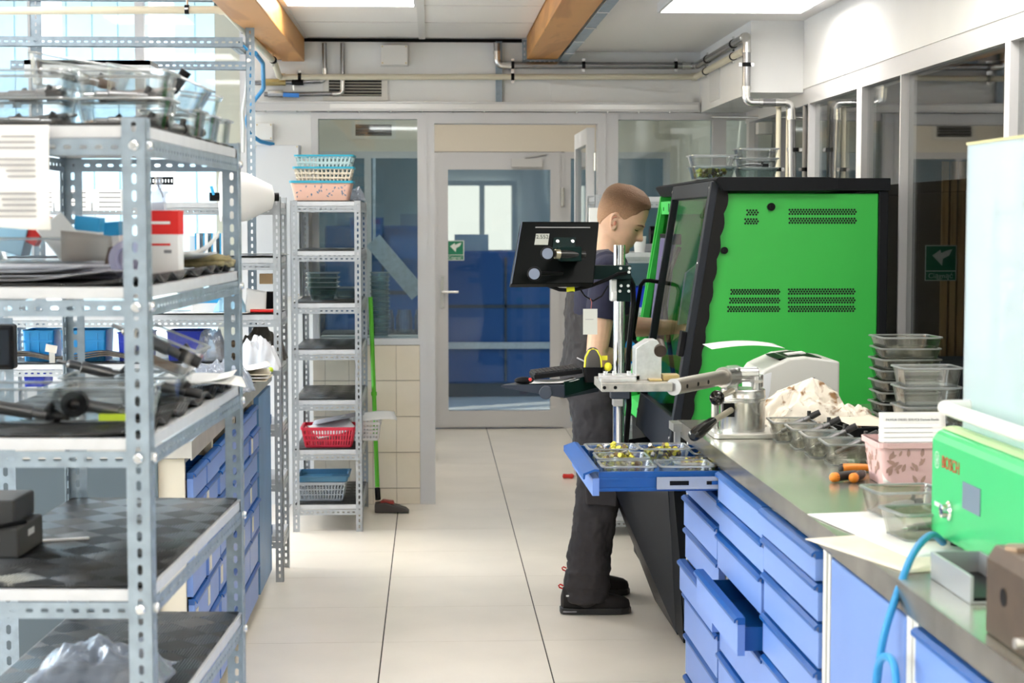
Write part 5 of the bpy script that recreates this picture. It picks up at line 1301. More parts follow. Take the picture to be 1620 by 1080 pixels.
single('yellow_tag', 'yellow-green tag under the glass box on the third near shelf', 'tag', MB().box(-.025, .025, -.003, .003, 0, .012), mat('tag_yellow', (.55, .70, .03), .5), loc=nb(-.10, .17, Z3+.004), rot=(0, 0, rz))
for k in range(3): sheetpaper('loose_sheet', 'white paper at the far end of the third near shelf, %s' % ('lowest', 'middle', 'topmost')[k], 'paper', nb(-.10+.02*k, .74, Z3+.016+.006*k), rz+.1*k, .19, .20, .012 if k < 2 else -.010)
# ---------- fourth and fifth shelves
Z4 = NL[3]+.006
single('paper_strip', 'thin white strip lying on the empty fourth near shelf', 'strip', MB().box(-.055, .055, -.005, .005, 0, .003), paper, loc=nb(-.265, .42, Z4), rot=(0, R(0), rz+.35))
t = thing('power_unit', 'grey-brown device with white labels at the left of the fourth near shelf', 'device', nb(-.345, .30, Z4)); t.rotation_euler = (0, 0, rz)
dv = mat('device_taupe', (.05, .048, .046), .5)
obj('housing', MB().box(-.04, .055, -.06, .10, 0, .055).box(-.04, .04, -.03, .10, .055, .10), dv, t, bevel=.004)
obj('label', MB().box(-.02, .02, -.0612, -.06, .030, .042).box(.0552, .0556, .0, .04, .030, .042), paper, t); obj('cable', MB().tube([(-.03, -.065, .06), (.02, -.07, .058), (.06, -.03, .062)], .004, 8), black, t)
t = thing('display_unit', 'black digital display on a slotted post at the left edge', 'display', at(12, 760, 4.4)); t.location.z = 0
xp = t.location.x; yp = t.location.y
obj('post', MB().strip((-.03, 0, 0), Vector((0, 0, 1)), Vector((1, 0, 0)), Vector((0, 1, 0)), 1.33, .05, .04, .024, .012), galv, t)
obj('housing', MB().box(-.07, .032, -.05, .0, at(0, 582, 4.4).z, at(0, 512, 4.4).z), black, t, bevel=.006)
obj('screen', MB().box(-.06, .022, -.0515, -.05, at(0, 574, 4.4).z, at(0, 520, 4.4).z), mat('dark_screen', (.01, .014, .02), .15), t)
bagm = glassmat('clear_bag', (.85, .88, .92), ior=1.6, rough=.15, milk=((.75, .78, .85), .25))
from mathutils import noise as mnoise
def crease(x, y, z, seed):      # sharp folds: ridges where the noise crosses zero
    p = Vector((x, y, z)) + Vector((seed*3.7, seed*1.3, seed*.7))
    return (1-2*abs(mnoise.noise(p))) + .5*(1-2*abs(mnoise.noise(p*2.3))) + .22*mnoise.noise(p*5)
def heap_rag(sx, sy, h, seed):
    def f(u, v):
        x, y = u-.5, v-.5; e = max(0, 1-(2*x)**4)*max(0, 1-(2*y)**4)
        z = h*e*(.42 + .38*crease(x*2.6, y*2.2, 0, seed))
        return Vector((sx*x*(1+.25*mnoise.noise(Vector((y*4, seed, 0)))), sy*y*(1+.25*mnoise.noise(Vector((x*4, 0, seed)))), .004+max(0, z)))
    return f
def crumple(name, label, cat, loc, s, m, seed=0, disp=.04, *rest):
    """crumpled sheet or bag: a creased heap of thin material"""
    return single(name, label, cat, MB().sheet(heap_rag(s[0]*1.25, s[1]*1.25, s[2]*1.35, seed), 44, 36), m, loc=loc, solid=.0015)
crumple('plastic_bag', 'crumpled clear plastic bag on the lowest visible near shelf', 'bag', nb(-.17, .35, NL[4]+.006), (.2, .2, .06), bagm, 3)

# ---------- left workbench and the rack behind it
def dloc(px, py, Yd, z): p = at(px, py, Yd); return (p.x, p.y, z)
for k in range(4): sheetpaper('paper_stack', 'cream paper stack on the left workbench, %s sheet' % ('lowest', 'second', 'third', 'topmost folded')[k], 'paper', dloc(375, 585, 7.0, WZ+.001+.012*k), .05*k, .26, .30, .0 if k < 3 else .02, paperc if k % 2 == 0 else paper, thick=.005)
crumple('cloth_rag', 'white crumpled cloth at the end of the left workbench', 'cloth', (-.735, 7.42, WZ+.001), (.14, .12, .11), mat('cloth_white', (.74, .76, .82), .8, noise=.12, nscale=12), 5, .04, .05)
crumple('plastic_bag', 'clear bag of dark parts on the left workbench behind the rack post', 'bag', dloc(355, 560, 6.5, WZ+.001), (.16, .12, .09), bagm, 8, .04)
crumple('plastic_bag', 'clear crinkled bag lying by the papers on the left workbench', 'bag', dloc(300, 560, 6.4, WZ+.001), (.18, .14, .09), bagm, 9, .04)
for k, (px, s) in enumerate(((318, 'left of'), (345, 'between'))):
    injector('bagged injector on the left workbench %s the clear bags' % s, dloc(px, 560, 6.2, WZ+.03), (0, R(10), .5+k), 1.)
single('yellow_plug', 'small yellow plug on the left workbench by the white cloth', 'plug', MB().ball((0, 0, .012), .012), mat('tag_yellow', (.55, .70, .03), .5), loc=dloc(428, 578, 7.3, WZ+.001))
def crate(label, px0, px1, z0, h, m, Yc=7.66, name='plastic_crate'):
    a = at(px0, 500, Yc).x; b_ = at(px1, 500, Yc).x; w_ = b_-a
    t = thing(name, label, 'crate', ((a+b_)/2, Yc+.125, z0))
    obj('bin', tub_mb(w_, .2, h, .004, .94, .012, .004), m, t)
    r_ = MB()
    for x in (-.3, 0, .3): r_.box(x*w_-.004, x*w_+.004, -.102, -.094, .008, h-.014)
    r_.box(-w_*.47, w_*.47, -.104, -.094, h*.62, h*.68)
    obj('rib', r_, m, t)
    return t
cb = mat('crate_light_blue', (.02, .34, .78), .4); cdk = mat('crate_dark_blue', (.008, .035, .50), .4)
zc = DL[3]+.006
crate('light blue crate leftmost behind the near rack', 33, 82, zc, .135, cb); crate('light blue crate second from the left behind the near rack', 93, 165, zc, .135, cb)
crate('dark blue crate with a black rim behind the near post', 184, 235, zc, .125, cdk); crate('dark blue crate right of the near post on the rear rack', 262, 322, zc, .13, cdk)
crate('dark navy tray under the rear rack beams', 33, 66, DL[4]+.16, .06, cdk)
single('metal_bracket', 'small grey metal bracket standing on the rear rack before the crates', 'bracket', MB().box(-.012, .012, -.002, .002, 0, .05).obox((-.002, -.004, .062), (.05, .003, .034), R(10), R(12)), steel, loc=dloc(82, 540, 7.6, zc))
for k in range(3):
    single('rubber_sheet', 'wavy dark rubber sheet on the rear rack, %s of the pile' % ('bottom', 'middle', 'top')[k], 'rubber sheet', MB().sheet(lambda u, v: Vector((.62*(u-.5), .06*(v-.5), .012*math.sin(u*11+k*.2)+.013)), 40, 3), mat('tan_rubber', (.10, .085, .07), .5, noise=.4, nscale=60), loc=dloc(120, 565, 7.635, zc+.006+.008*k) , rot=(0, 0, .01*k), solid=.005)
# cartons, papers, pens on the rack levels
za, zb2, zc2 = DL[1]+.006, DL[2]+.006, DL[0]+.001
carton('striped white and blue carton on the second level of the rear rack', dloc(330, 380, 7.68, za+.045), (0, 0, .1), (.16, .08, .085), (wh, ))
for k in range(4): single('blue_binder', 'slim blue and white binder %s on the rear rack' % ('first of four', 'second of four', 'third of four', 'fourth of four')[k], 'binder', MB().box(-.010, .010, -.06, .06, 0, .10).mi(1).box(-.0105, -.004, -.0605, .0605, 0, .1002), [wh, cy], loc=dloc(315+k*13, 380, 7.64, za))
carton('white carton with cyan band on the third level of the rear rack', dloc(325, 470, 7.68, zb2+.035), (0, 0, .2), (.12, .1, .065), (wh, cy))
crumple('plastic_bag', 'light blue film bag on the third level of the rear rack', 'bag', dloc(365, 475, 7.66, zb2), (.11, .1, .06), mat('film_light_blue', (.35, .62, .82), .4), 11, .03)
sheetpaper('loose_sheet', 'white paper corner standing up on the third rack level', 'paper', dloc(405, 470, 7.68, zb2+.045), .3, .09, .12, .0, None, 0, (R(60), R(10)))
for k, (c_, s) in enumerate(((rd, 'red'), (wh, 'white'), (og, 'orange'))):
    single('marker_pen', '%s marker pen lying on the third level of the rear rack' % s, 'pen', MB().cyl((-.06, 0, .008), (.045, 0, .008), .007, n=10).cyl((.045, 0, .008), (.06, 0, .008), .005, .003, 10), c_, loc=dloc(418, 490, 7.62+.02*k, zb2+.001), rot=(0, 0, .15*k))
sheetpaper('loose_sheet', 'flat pinkish sheets on the second level of the rear rack', 'paper', dloc(415, 400, 7.72, za+.004), 0, .22, .2, .0, paper, 0, (R(-2), 0), thick=.004)
sheetpaper('loose_sheet', 'flat sheet overhanging the third level of the rear rack', 'paper', dloc(330, 490, 7.66, zb2), 0, .36, .2, .0, paper, 0, (0, 0), thick=.003)
single('black_device', 'black box device with cord on the wall behind the rear rack', 'device', MB().box(-.045, .045, -.03, .03, 0, .085), black, loc=dloc(420, 462, 7.82, zb2), bevel=.006)
single('brown_box', 'small brown box hanging behind the rear rack', 'box', MB().box(-.028, .028, -.02, .02, 0, .045), mat('card_tan', (.45, .30, .16), .6), loc=dloc(421, 430, 7.80, zb2+.12))
basket('woven_basket', 'brown slotted basket under the third level of the rear rack', dloc(362, 528, 7.72, zc), 0, .11, .12, .085, mat('basket_brown', (.14, .09, .05), .6), nx=8, cells=4)
crumple('plastic_bag', 'grey plastic bag with a cyan lid on the rear rack by the brown basket', 'bag', dloc(335, 520, 7.66, zc), (.12, .1, .11), bagm, 14, .04)
crumple('plastic_bag', 'dark clear bag at the right end of the rear rack', 'bag', dloc(415, 525, 7.72, zc), (.16, .14, .12), glassmat('smoke_bag', (.45, .45, .42), ior=1.6, rough=.2, milk=((.25, .22, .2), .4)), 15, .04)
# big white paper roll on the top level
p = at(395, 312, 7.62)
t = thing('paper_roll', 'big white conical paper roll with black core on the top rack level', 'paper roll', (p.x-.05, 7.45, 1.672-.112)); t.rotation_euler = (0, 0, R(12))
MXr = Matrix.Rotation(R(90), 4, 'Y')
obj('roll', MB().lathe([(.018, -.06), (.105, -.055), (.112, -.02), (.10, .06), (.05, .16), (.02, .17), (.018, -.06)], (0, 0, .112), 36, MXr), paper, t)
obj('core', MB().lathe([(.012, -.10), (.018, -.10), (.018, .19), (.012, .19), (.012, -.10)], (0, 0, .112), 20, MXr), black, t)
obj('blue_clip', MB().bar((-.085, -.02, .12), (-.095, -.03, .155), .010, .006), cy, t)
# paper notices hanging behind the near rack
for k, (px0, px1, s) in enumerate(((50, 66, 'narrow slip'), (68, 128, 'first sheet'), (130, 184, 'second sheet'))):
    a, b_ = at(px0, 298, 7.3), at(px1, 333, 7.3)
    t = thing('printed_notice', 'printed notice hanging behind the near rack, %s from the left' % s, 'paper', ((a.x+b_.x)/2, 7.52, b_.z))
    obj('sheet', MB().box(a.x-(a.x+b_.x)/2, b_.x-(a.x+b_.x)/2, -.001, .001, 0, a.z-b_.z), paper, t)
    l_ = MB()
    for i in range(4): l_.box(-.3*(b_.x-a.x), .35*(b_.x-a.x), -.002, -.001, .015+.02*i, .0185+.02*i)
    obj('print', l_, ink, t)
single('pegboard_light', 'dark slotted light rail with hanging wires above the red box', 'rail', MB().strip((-.09, 0, 0), Vector((1, 0, 0)), Vector((0, 0, 1)), Vector((0, 1, 0)), .12, .03, .012, .006, .014).tube([(-.06, 0, 0), (-.065, -.01, -.03), (-.07, 0, -.06)], .003, 6).tube([(-.03, 0, 0), (-.02, -.01, -.02), (-.01, 0, -.05)], .003, 6), blackm, loc=at(262, 292, 7.0))

# ---------- basket rack contents
ORD = ('lowest', 'second from below', 'third from below', 'fourth from below', 'fifth from below', 'sixth from below', 'seventh from below', 'eighth from below', 'ninth from below', 'tenth from below', 'eleventh from below', 'twelfth from below', 'thirteenth from below', 'topmost')
bl = lambda x, y, z: (-.352+x, 8.82+y, z+.005)
pinkm = mat('pink_plastic', (.80, .50, .40), .5); teal = mat('teal_plastic', (.03, .36, .52), .45); creamp = mat('cream_plastic', (.74, .66, .54), .5); redp = mat('red_plastic', (.72, .03, .07), .45); whp = mat('white_plastic', (.72, .72, .72), .5); gryp = mat('grey_plastic', (.40, .44, .48), .5)
t = basket('floral_basket', 'pink basket with floral print, lowest of the stack on the basket rack', bl(-.20, .14, BL[0]), 0, .31, .22, .10, pinkm, teal, solid=True)
lf_ = MB(); random.seed(2)
for i in range(26):
    x, z = random.uniform(-.13, .13), random.uniform(.018, .078); a = random.uniform(0, PI); s_ = random.uniform(.005, .010)
    y = -.11*(.86+.14*z/.1) - .0012
    pts_ = [(x+s_*math.cos(a)*c - s_*.45*math.sin(a)*d, y, z+s_*math.sin(a)*c + s_*.45*math.cos(a)*d) for c, d in ((-1, 0), (0, -1), (1, 0), (0, 1))]
    lf_.add(pts_, [(0, 1, 2, 3)])
obj('flower_print', lf_, mat('print_slate', (.12, .20, .30), .6), t)
basket('cream_basket', 'cream basket with square holes in the middle of the stack', bl(-.19, .15, BL[0]+.085), .02, .30, .22, .085, creamp, teal, nx=14, cells=3)
basket('teal_basket', 'teal rimmed basket on top of the stack on the basket rack', bl(-.185, .15, BL[0]+.155), -.02, .29, .21, .075, mat('pale_teal', (.45, .60, .62), .5), teal, nx=14, cells=2)
crumple('plastic_bag', 'dark crumpled bag beside the stacked baskets', 'bag', bl(-.045, .40, BL[0]), (.08, .12, .06), bagm, 21, .03)
for k in range(4): tub('glass_bowl', 'nested glass bowl on the basket rack, %s of four' % ('lowest', 'second', 'third', 'topmost')[k], 'bowl', bl(-.21, .30, BL[2]+.024*k), 0, .16, .16, .07, glassd, taper=.7)
tub('glass_bowl', 'single glass bowl at the right of the nested bowls', 'bowl', bl(-.10, .45, BL[2]), 0, .12, .14, .06, glassd, taper=.75)
basket('red_basket', 'red slotted basket with white paper on the basket rack', bl(-.175, .16, BL[5]), 0, .27, .24, .105, redp, nx=18, cells=3)
sheetpaper('loose_sheet', 'white paper sticking out of the red basket', 'paper', bl(-.16, .15, BL[5]+.085), .3, .2, .2, .02, paper, 0, (R(14), R(-10)))
sheetpaper('loose_sheet', 'translucent sheet slanting over the red basket', 'paper', bl(-.13, .25, BL[5]+.13), 0, .27, .22, .0, mat('grey_film', (.45, .46, .52), .4), 0, (R(0), R(-11)))
basket('white_basket', 'white slotted basket overhanging the right side of the basket rack', bl(-.005, .42, BL[5]), 0, .17, .22, .10, whp, nx=10, cells=4)
sheetpaper('paper_towel', 'white paper towel draped over the white basket', 'paper', bl(.045, .40, BL[5]+.125), .1, .23, .16, -.015, paper, 0, (R(8), R(-6)))
basket('grey_basket', 'grey slotted basket on the bottom level of the basket rack', bl(-.215, .20, BL[6]), 0, .25, .26, .10, gryp, nx=16, cells=3)
tub('blue_lid_box', 'blue tinted lid resting on the grey bottom basket', 'lid', bl(-.205, .20, BL[6]+.102), 0, .26, .27, .03, mat('lid_blue', (.06, .20, .34), .4), taper=.95)
for k in range(14): tub('glass_box', 'nested glass box behind the partition window, %s in its pile' % ORD[k], 'glass box', (at(601, 530, YW+.09).x, YW+.13, .93+.0235*k), 0, .10, .09, .05, glassd, group='nested glass boxes behind the partition window', taper=.9)
single('sill_shelf', 'grey shelf carrying the nested glass boxes behind the partition window', 'shelf', MB().box(-.62, -.07, YW+.085, YW+.24, .90, .928), alframe)
# ---------- broom with green handle and dustpan head
t = thing('floor_squeegee', 'green handled squeegee with black and red head leaning by the tiles', 'squeegee', (at(610, 800, 9.55).x, 9.55, 0))
x0 = at(597, 770, 9.5); x1 = at(586, 470, 9.62)
obj('handle', MB().cyl(x0, x1, .012, n=14).cyl(x0.lerp(x1, .48), x0.lerp(x1, .50), .016, n=14), mat('handle_green', (.10, .50, .02), .4), t, world=True)
obj('grip', MB().cyl(at(597, 772, 9.5), at(598, 790, 9.47), .015, n=14), black, t, world=True)
hx = at(596, 800, 9.42); hb_ = at(648, 806, 9.40)
obj('head', MB().prism([(hx.x-.01, .004), (hx.x-.01, .05), (hx.x+.05, .058), (hb_.x-.02, .022), (hb_.x, .004)], 9.36, 9.46, 'xz'), mat('rubber_brown', (.05, .042, .038), .5), t, world=True, bevel=.006)
obj('red_insert', MB().prism([(hx.x+.02, .057), (hx.x+.035, .068), (hx.x+.09, .060), (hx.x+.095, .048)], 9.38, 9.44, 'xz'), mat('insert_red', (.35, .03, .02), .5), t, world=True)
# ---------- red tool on the lobby floor
p = atz(899, 757, 0)
t = thing('screwdriver', 'red handled screwdriver lying on the floor behind the person', 'screwdriver', (p.x, p.y, 0))
obj('handle', MB().lathe([(.006, -.035), (.015, -.03), (.013, 0), (.016, .025), (.008, .035)], (0, 0, .016), 12, Matrix.Rotation(R(90), 4, 'Y')), mat('tool_red', (.75, .03, .02), .4), t)
obj('blade', MB().cyl((.03, 0, .016), (.12, 0, .010), .004, n=8), chrome, t)
# ================================================================== ON THE RIGHT WORKBENCH
def wl(px, py, z=WZ): p = atz(px, py, z); return Vector((p.x, p.y, z+.0008))
# ---- glass tubs in the open drawer, with small yellow and brown parts
dz = zb+.019
olive = [mat('part_yellow', (.62, .58, .06), .5), mat('part_brown', (.20, .13, .05), .5), mat('part_olive', (.30, .28, .10), .45, .3), mat('part_grey', (.30, .29, .26), .35, .6)]
def parts_heap(label, loc, w_, d, h, n, seed):
    random.seed(seed); mb = MB()
    for i in range(n):
        mb.mi(random.choice((0, 0, 1, 1, 2, 3)))
        x, y = random.uniform(-.42, .42)*w_, random.uniform(-.42, .42)*d; z = .004 + random.random()*h*(1-.6*(abs(x)/w_+abs(y)/d))
        a = Vector((random.uniform(-1, 1), random.uniform(-1, 1), random.uniform(-.3, 1))).normalized()*random.uniform(.004, .008)
        c = Vector((x, y, z+.006)); mb.cyl(c-a, c+a, random.uniform(.005, .0085), n=7)
    o = single('small_parts', label, 'small parts', mb, olive, loc=loc, rot=(0, 0, BR)); o['kind'] = 'stuff'; return o
for k, (x, y, s, fill) in enumerate(((-.265, .10, 'left box of the front row', 0), (-.105, .10, 'right box of the front row', 0), (-.26, .27, 'left box of the middle row', 60), (-.035, .27, 'right box of the middle row', 60), (-.265, .47, 'left box of the back row', 45), (-.11, .47, 'centre box of the back row', 50), (.05, .47, 'right box of the back row', 40))):
    p = incdrawer(x, y, dz)
    tub('glass_box', '%s glass box in the open blue drawer, %s' % ('nearly empty' if not fill else 'parts-filled', s), 'glass box', p, BR, .145, .13, .060 if x < -.06 else .044, glass, taper=.84)
    if fill: parts_heap('yellow and brown small parts filling the %s of the drawer' % s, p+Vector((0, 0, .004)), .115, .10, .060 if x < -.06 else .036, fill+50, k)
# ---- swivel clamp vice
t = thing('swivel_vice', 'steel swivel clamp vice with lever handles at the worktop corner', 'vice', (.915, 5.10, WZ+.0008))
def V_(name, mb, m, **k): return obj(name, mb, m, t, **k)
cast = mat('vice_steel', (.60, .60, .58), .25, .9, noise=.15, nscale=18)
V_('base_plate', MB().prism([(q.x, q.y) for q in rrect(.195, .19, .02, 0)], 0, .014, 'xy'), mat('base_plate_steel', (.66, .64, .60), .4, .7), bevel=.002)
for x in (-.08, .08):
    for y in (-.078, .078): V_('bolt', MB().cyl((x, y, .014), (x, y, .021), .008, n=6), bolt_m)
V_('cylinder', MB().lathe([(.066, .014), (.066, .095), (.0675, .098), (.0675, .104), (.065, .106), (.065, .110), (.0675, .112), (.0675, .117), (.066, .119), (.066, .135), (.063, .138)], n=40), cast)
V_('slot', MB().box(-.0665, -.035, -.058, -.030, .06, .10), black)
V_('rear_pillar', MB().cyl((-.075, .04, .014), (-.075, .04, .10), .012, n=14), cast)
hd_ = V_('head', MB().box(-.055, -.018, -.030, .030, .137, .200).cyl((-.055, -.002, .178), (.045, .012, .178), .022, n=20).cyl((.045, .012, .178), (.045, .012, .140), .018, n=18), cast, bevel=.003)
obj('stud', MB().cyl((.035, -.03, .137), (.035, -.03, .175), .012, n=14).cyl((.035, -.03, .158), (.035, -.03, .166), .019, n=6), bolt_m, hd_)
obj('cap_screw', MB().cyl((-.035, 0, .200), (-.035, 0, .205), .013, n=12), fitm, hd_)
e0 = Vector((-.03, 0, .176)); e1 = at(1066, 612, 4.78) - t.location
ar = V_('arm', MB().cyl(e0, e1, .0225, n=24), mat('arm_steel', (.36, .33, .29), .34, .85))
obj('arm_end', MB().cyl(e1, e1 + (e1-e0).normalized()*.002, .0235, n=24), mat('arm_end_grey', (.42, .42, .43), .45, .6), ar)
for f in (.55, .72, .90):
    c = e0.lerp(e1, f); sdv = (e1-e0).normalized().cross(Vector((0, 0, 1)))
    obj('hole', MB().cyl(c - sdv*.0205, c - sdv*.0228, .006, n=12) if sdv.y > 0 else MB().cyl(c + sdv*.0205, c + sdv*.0228, .006, n=12), black, ar)
obj('sleeve', MB().cyl(e0.lerp(e1, -.05), e0.lerp(e1, .18), .030, n=24), cast, ar)
for (a, b_, g1, nm) in (((-.04, -.05, .135), at(1137, 628, 4.92)-t.location, None, 'ball'), ((-.045, -.06, .080), at(1128, 666, 4.85)-t.location, at(1096, 690, 4.72)-t.location, 'grip')):
    lv = V_('lever', MB().cyl(a, b_, .009, n=12), mat('lever_steel', (.55, .50, .40), .35, .8))
    if g1 is None: obj('ball_knob', MB().ball(Vector(b_)+ (Vector(b_)-Vector(a)).normalized()*.018, .022, 18), mat('bakelite', (.006, .006, .006), .12), lv)
    else: obj('grip', MB().tube([b_, Vector(b_).lerp(g1, .15), Vector(b_).lerp(g1, .7), Vector(b_).lerp(g1, .95), g1], [.012, .0145, .019, .0165, .008], 16), mat('bakelite', (.006, .006, .006), .12), lv)
zpl = (e1 + t.location).z
q0, q1 = at(950, 612, 4.80), at(1052, 612, 4.78)
pm = mat('plate_steel', (.52, .50, .46), .35, .85, noise=.25, nscale=40)
pl_ = obj('fixture_plate', MB().box(q0.x, q1.x+.02, 4.77, 4.99, zpl-.012, zpl+.012), pm, t, world=True, bevel=.002)
obj('screw_hole', MB().cyl((q0.x+.008, 4.769, zpl), (q0.x+.008, 4.772, zpl), .005, n=12).cyl((q0.x+.038, 4.769, zpl), (q0.x+.038, 4.772, zpl), .005, n=12), black, pl_, world=True)
bx0, bx1 = at(1002, 600, 4.92).x, at(1042, 600, 4.92).x
zk = zpl+.012; hk = at(0, 540, 4.9).z
blk = obj('holding_block', MB().prism([(bx0, zk), (bx1, zk), (bx1, hk-.02), (bx1-.012, hk), (bx0+.035, hk), (bx0, hk-.022)], 4.86, 4.95, 'xz'), alum, t, world=True, bevel=.0015)
obj('bore', MB().cyl((bx1-.004, 4.853, hk-.03), (bx1-.002, 4.9, hk-.012), .018, .016, 16), mat('bore_dark', (.06, .045, .035), .5, .5), blk, world=True)
cl = obj('clamp_jaw', MB().box(q0.x+.006, at(1010, 600, 4.9).x, 4.86, 4.93, zk, zk+.014).box(q0.x+.0, q0.x+.10, 4.80, 4.86, zk, zk+.010), alum, t, world=True, bevel=.0015)
for px in (958, 972, 995, 1008):
    c = at(px, 590, 4.88); obj('screw', MB().cyl((c.x, 4.88, zk+.014), (c.x, 4.88, zk+.024), .006, n=8), bolt_m, cl, world=True)
bz = mat('brass_block', (.60, .47, .22), .35, .8)
obj('brass_jaw', MB().box(at(1046, 600, 4.88).x, at(1072, 600, 4.88).x, 4.84, 4.90, zk, zk+.016).box(at(1025, 600, 4.85).x, at(1046, 600, 4.85).x, 4.82, 4.86, zk, zk+.006), bz, t, world=True, bevel=.0015)

# ---- keyboard, cloth, scanner on the tray, paper tag
ztk = ztray+.0125
p = at(880, 590, 6.02)
t = thing('keyboard', 'black keyboard standing on the small tray beside the monitor post', 'keyboard', (p.x, p.y, ztk+.010)); t.rotation_euler = (R(4), R(-6), R(8))
obj('case', MB().box(-.085, .085, -.045, .045, .014, .030), black, t, bevel=.003)
kk = MB(); km = mat('key_black', (.02, .02, .022), .45)
for r_ in range(4):
    for c_ in range(12): kk.box(-.081+c_*.0135, -.081+c_*.0135+.011, -.040+r_*.0205, -.040+r_*.0205+.016, .030, .036)
obj('keys', kk, km, t)
obj('stand', MB().box(-.08, .08, .03, .04, 0, .014), black, t)
sheetpaper('paper_sheet', 'crumpled white paper under the keyboard on the tray', 'paper', (at(873, 600, 5.97).x, 5.97, ztk), .1, .17, .12, .012)
single('black_mouse', 'black mouse with red detail at the tray edge', 'mouse', MB().ball((0, 0, .012), .016, 14, (2.1, 1.1, .8)).mi(1).ball((.02, -.012, .016), .006, 10), [black, mat('tool_red', (.75, .03, .02), .4)], loc=(at(829, 600, 5.93).x, 5.93, ztk))
p = at(938, 590, 5.98)
t = thing('barcode_scanner', 'black and yellow barcode scanner in its black holder', 'scanner', (p.x, 5.99, ztk+.001))
yel = mat('scanner_yellow', (.78, .72, .03), .4)
obj('holder', MB().loft([rrect(.055, .05, .012, 0), rrect(.072, .062, .012, .052), rrect(.064, .054, .01, .052), rrect(.05, .044, .01, .01)]), black, t)
obj('head', MB().loft([rrect(.052, .044, .014, .02), rrect(.062, .05, .016, .055), rrect(.056, .046, .016, .090), rrect(.034, .03, .012, .112), rrect(.018, .016, .006, .118)]), mat('scanner_grey', (.05, .045, .04), .5), t)
obj('bumper', MB().tube([(-.029, -.018, .05), (-.026, -.018, .085), (-.014, -.013, .108), (0, -.010, .113), (.014, -.013, .108), (.026, -.018, .085), (.029, -.018, .05)], .0036, 8), yel, t)
obj('trigger', MB().ball((.052, -.01, .052), .016, 12, (.9, .8, 1)).box(.03, .05, -.008, .008, .075, .09), yel, t)
t = thing('hanging_tag', 'white paper tag hanging from the monitor arm cable', 'tag', at(933, 528, 6.04))
a, b_ = at(922.5, 488.5, 6.04), at(945, 529, 6.04)
obj('card', MB().box(a.x, b_.x, 6.04, 6.0415, b_.z, a.z), mat('tag_grey', (.66, .67, .62), .6), t, world=True)
obj('print', MB().box(a.x+.008, b_.x-.014, 6.039, 6.04, a.z-.037, a.z-.0355), ink, t, world=True)
obj('string', MB().tube([at(935, 488, 6.04), at(936, 478, 6.04), at(934, 472, 6.06)], .0012, 6), mat('string_red', (.4, .1, .08), .7), t, world=True)

# ---- printer
t = thing('laser_printer', 'light grey laser printer behind the stained rags on the worktop', 'printer', (1.14, 5.55, WZ+.0008))
prm = mat('printer_grey', (.60, .60, .57), .5); prw = mat('printer_white', (.72, .74, .78), .45)
f = [(-.115, 0), (-.115, .13), (-.11, .150), (-.10, .164), (-.08, .174), (-.02, .200), (.03, .205), (.138, .190), (.138, 0)]
obj('body', MB().prism(f, -.13, .18, 'xz'), prm, t, bevel=.006)
obj('front_cover', MB().prism([(-.120, .02), (-.120, .128), (-.108, .150), (-.075, .160), (-.08, .1), (-.10, .02)], -.1305, .15, 'xz'), prw, t, bevel=.003)
obj('paper_slot', MB().prism([(-.05, .196), (.03, .2065), (.09, .199), (.085, .190), (-.04, .187)], -.09, .12, 'xz'), black, t)
obj('label_mark', MB().box(.052, .060, -.1312, -.1305, .134, .141), ink, t)
obj('paper_stop', MB().prism([(-.01, .206), (.05, .212), (.055, .207), (.0, .200)], -.02, .03, 'xz'), paper, t)
t2 = thing('printed_page', 'curled white page sticking out of the printer', 'paper', (.94, 5.52, 1.165))
obj('sheet', MB().sheet(lambda u, v: Vector((.05+.23*(u-.5), .19*(v-.5), .015*math.sin(u*2.6)+.006*(1-u) + .002*v)), 14, 4), paper, t2, solid=.001)
# ---- stained rags
ragm = bpy.data.materials.new('stained_cotton'); ragm.use_nodes = True
n_ = ragm.node_tree.nodes; l_ = ragm.node_tree.links; b_ = n_['Principled BSDF']; b_.inputs['Roughness'].default_value = .85
tc = n_.new('ShaderNodeTexCoord'); ns = n_.new('ShaderNodeTexNoise'); ns.inputs['Scale'].default_value = 24; ns.inputs['Detail'].default_value = 8; ns.inputs['Distortion'].default_value = .6
l_.new(tc.outputs['Object'], ns.inputs['Vector']); cr = n_.new('ShaderNodeValToRGB'); l_.new(ns.outputs['Fac'], cr.inputs[0])
cr.color_ramp.elements[0].position = .36; cr.color_ramp.elements[0].color = (.26, .14, .06, 1); cr.color_ramp.elements[1].position = .46; cr.color_ramp.elements[1].color = (.78, .72, .62, 1)
l_.new(cr.outputs[0], b_.inputs['Base Color'])
MATS['stained_cotton'] = ragm
def rag(label, loc, f, nu, nv, rot=0):
    o = single('stained_rag', label, 'rag', MB().sheet(f, nu, nv), ragm, loc=loc, rot=(0, 0, rot), solid=.003)
    return o
def cone_rag(u, v):
    a = PI*(-.05+1.1*u); r = .118*(1-v)**.8+.022
    k = 1 + .17*crease(2.2*math.cos(a), 2.2*math.sin(a), v*1.6, 2)
    return Vector((.035*v + r*k*math.cos(a)*1.05, -.5*r*k*math.sin(a)+.02, .004+.150*v**.85*(1-.25*abs(u-.45)) + .012*(1-v)*v*4*crease(u*3, v*2, 0, 5)))
rag('peaked white stained rag standing before the printer', Vector((1.115, 5.25, WZ+.001)), cone_rag, 72, 24)
rag('crumpled stained rag heap in front of the printer', Vector((1.14, 5.12, WZ+.001)), heap_rag(.24, .15, .105, 4), 64, 40)
rag('stained rag spreading right behind the metal tubs', Vector((1.24, 5.14, WZ+.001)), heap_rag(.18, .18, .085, 9), 52, 40, .3)
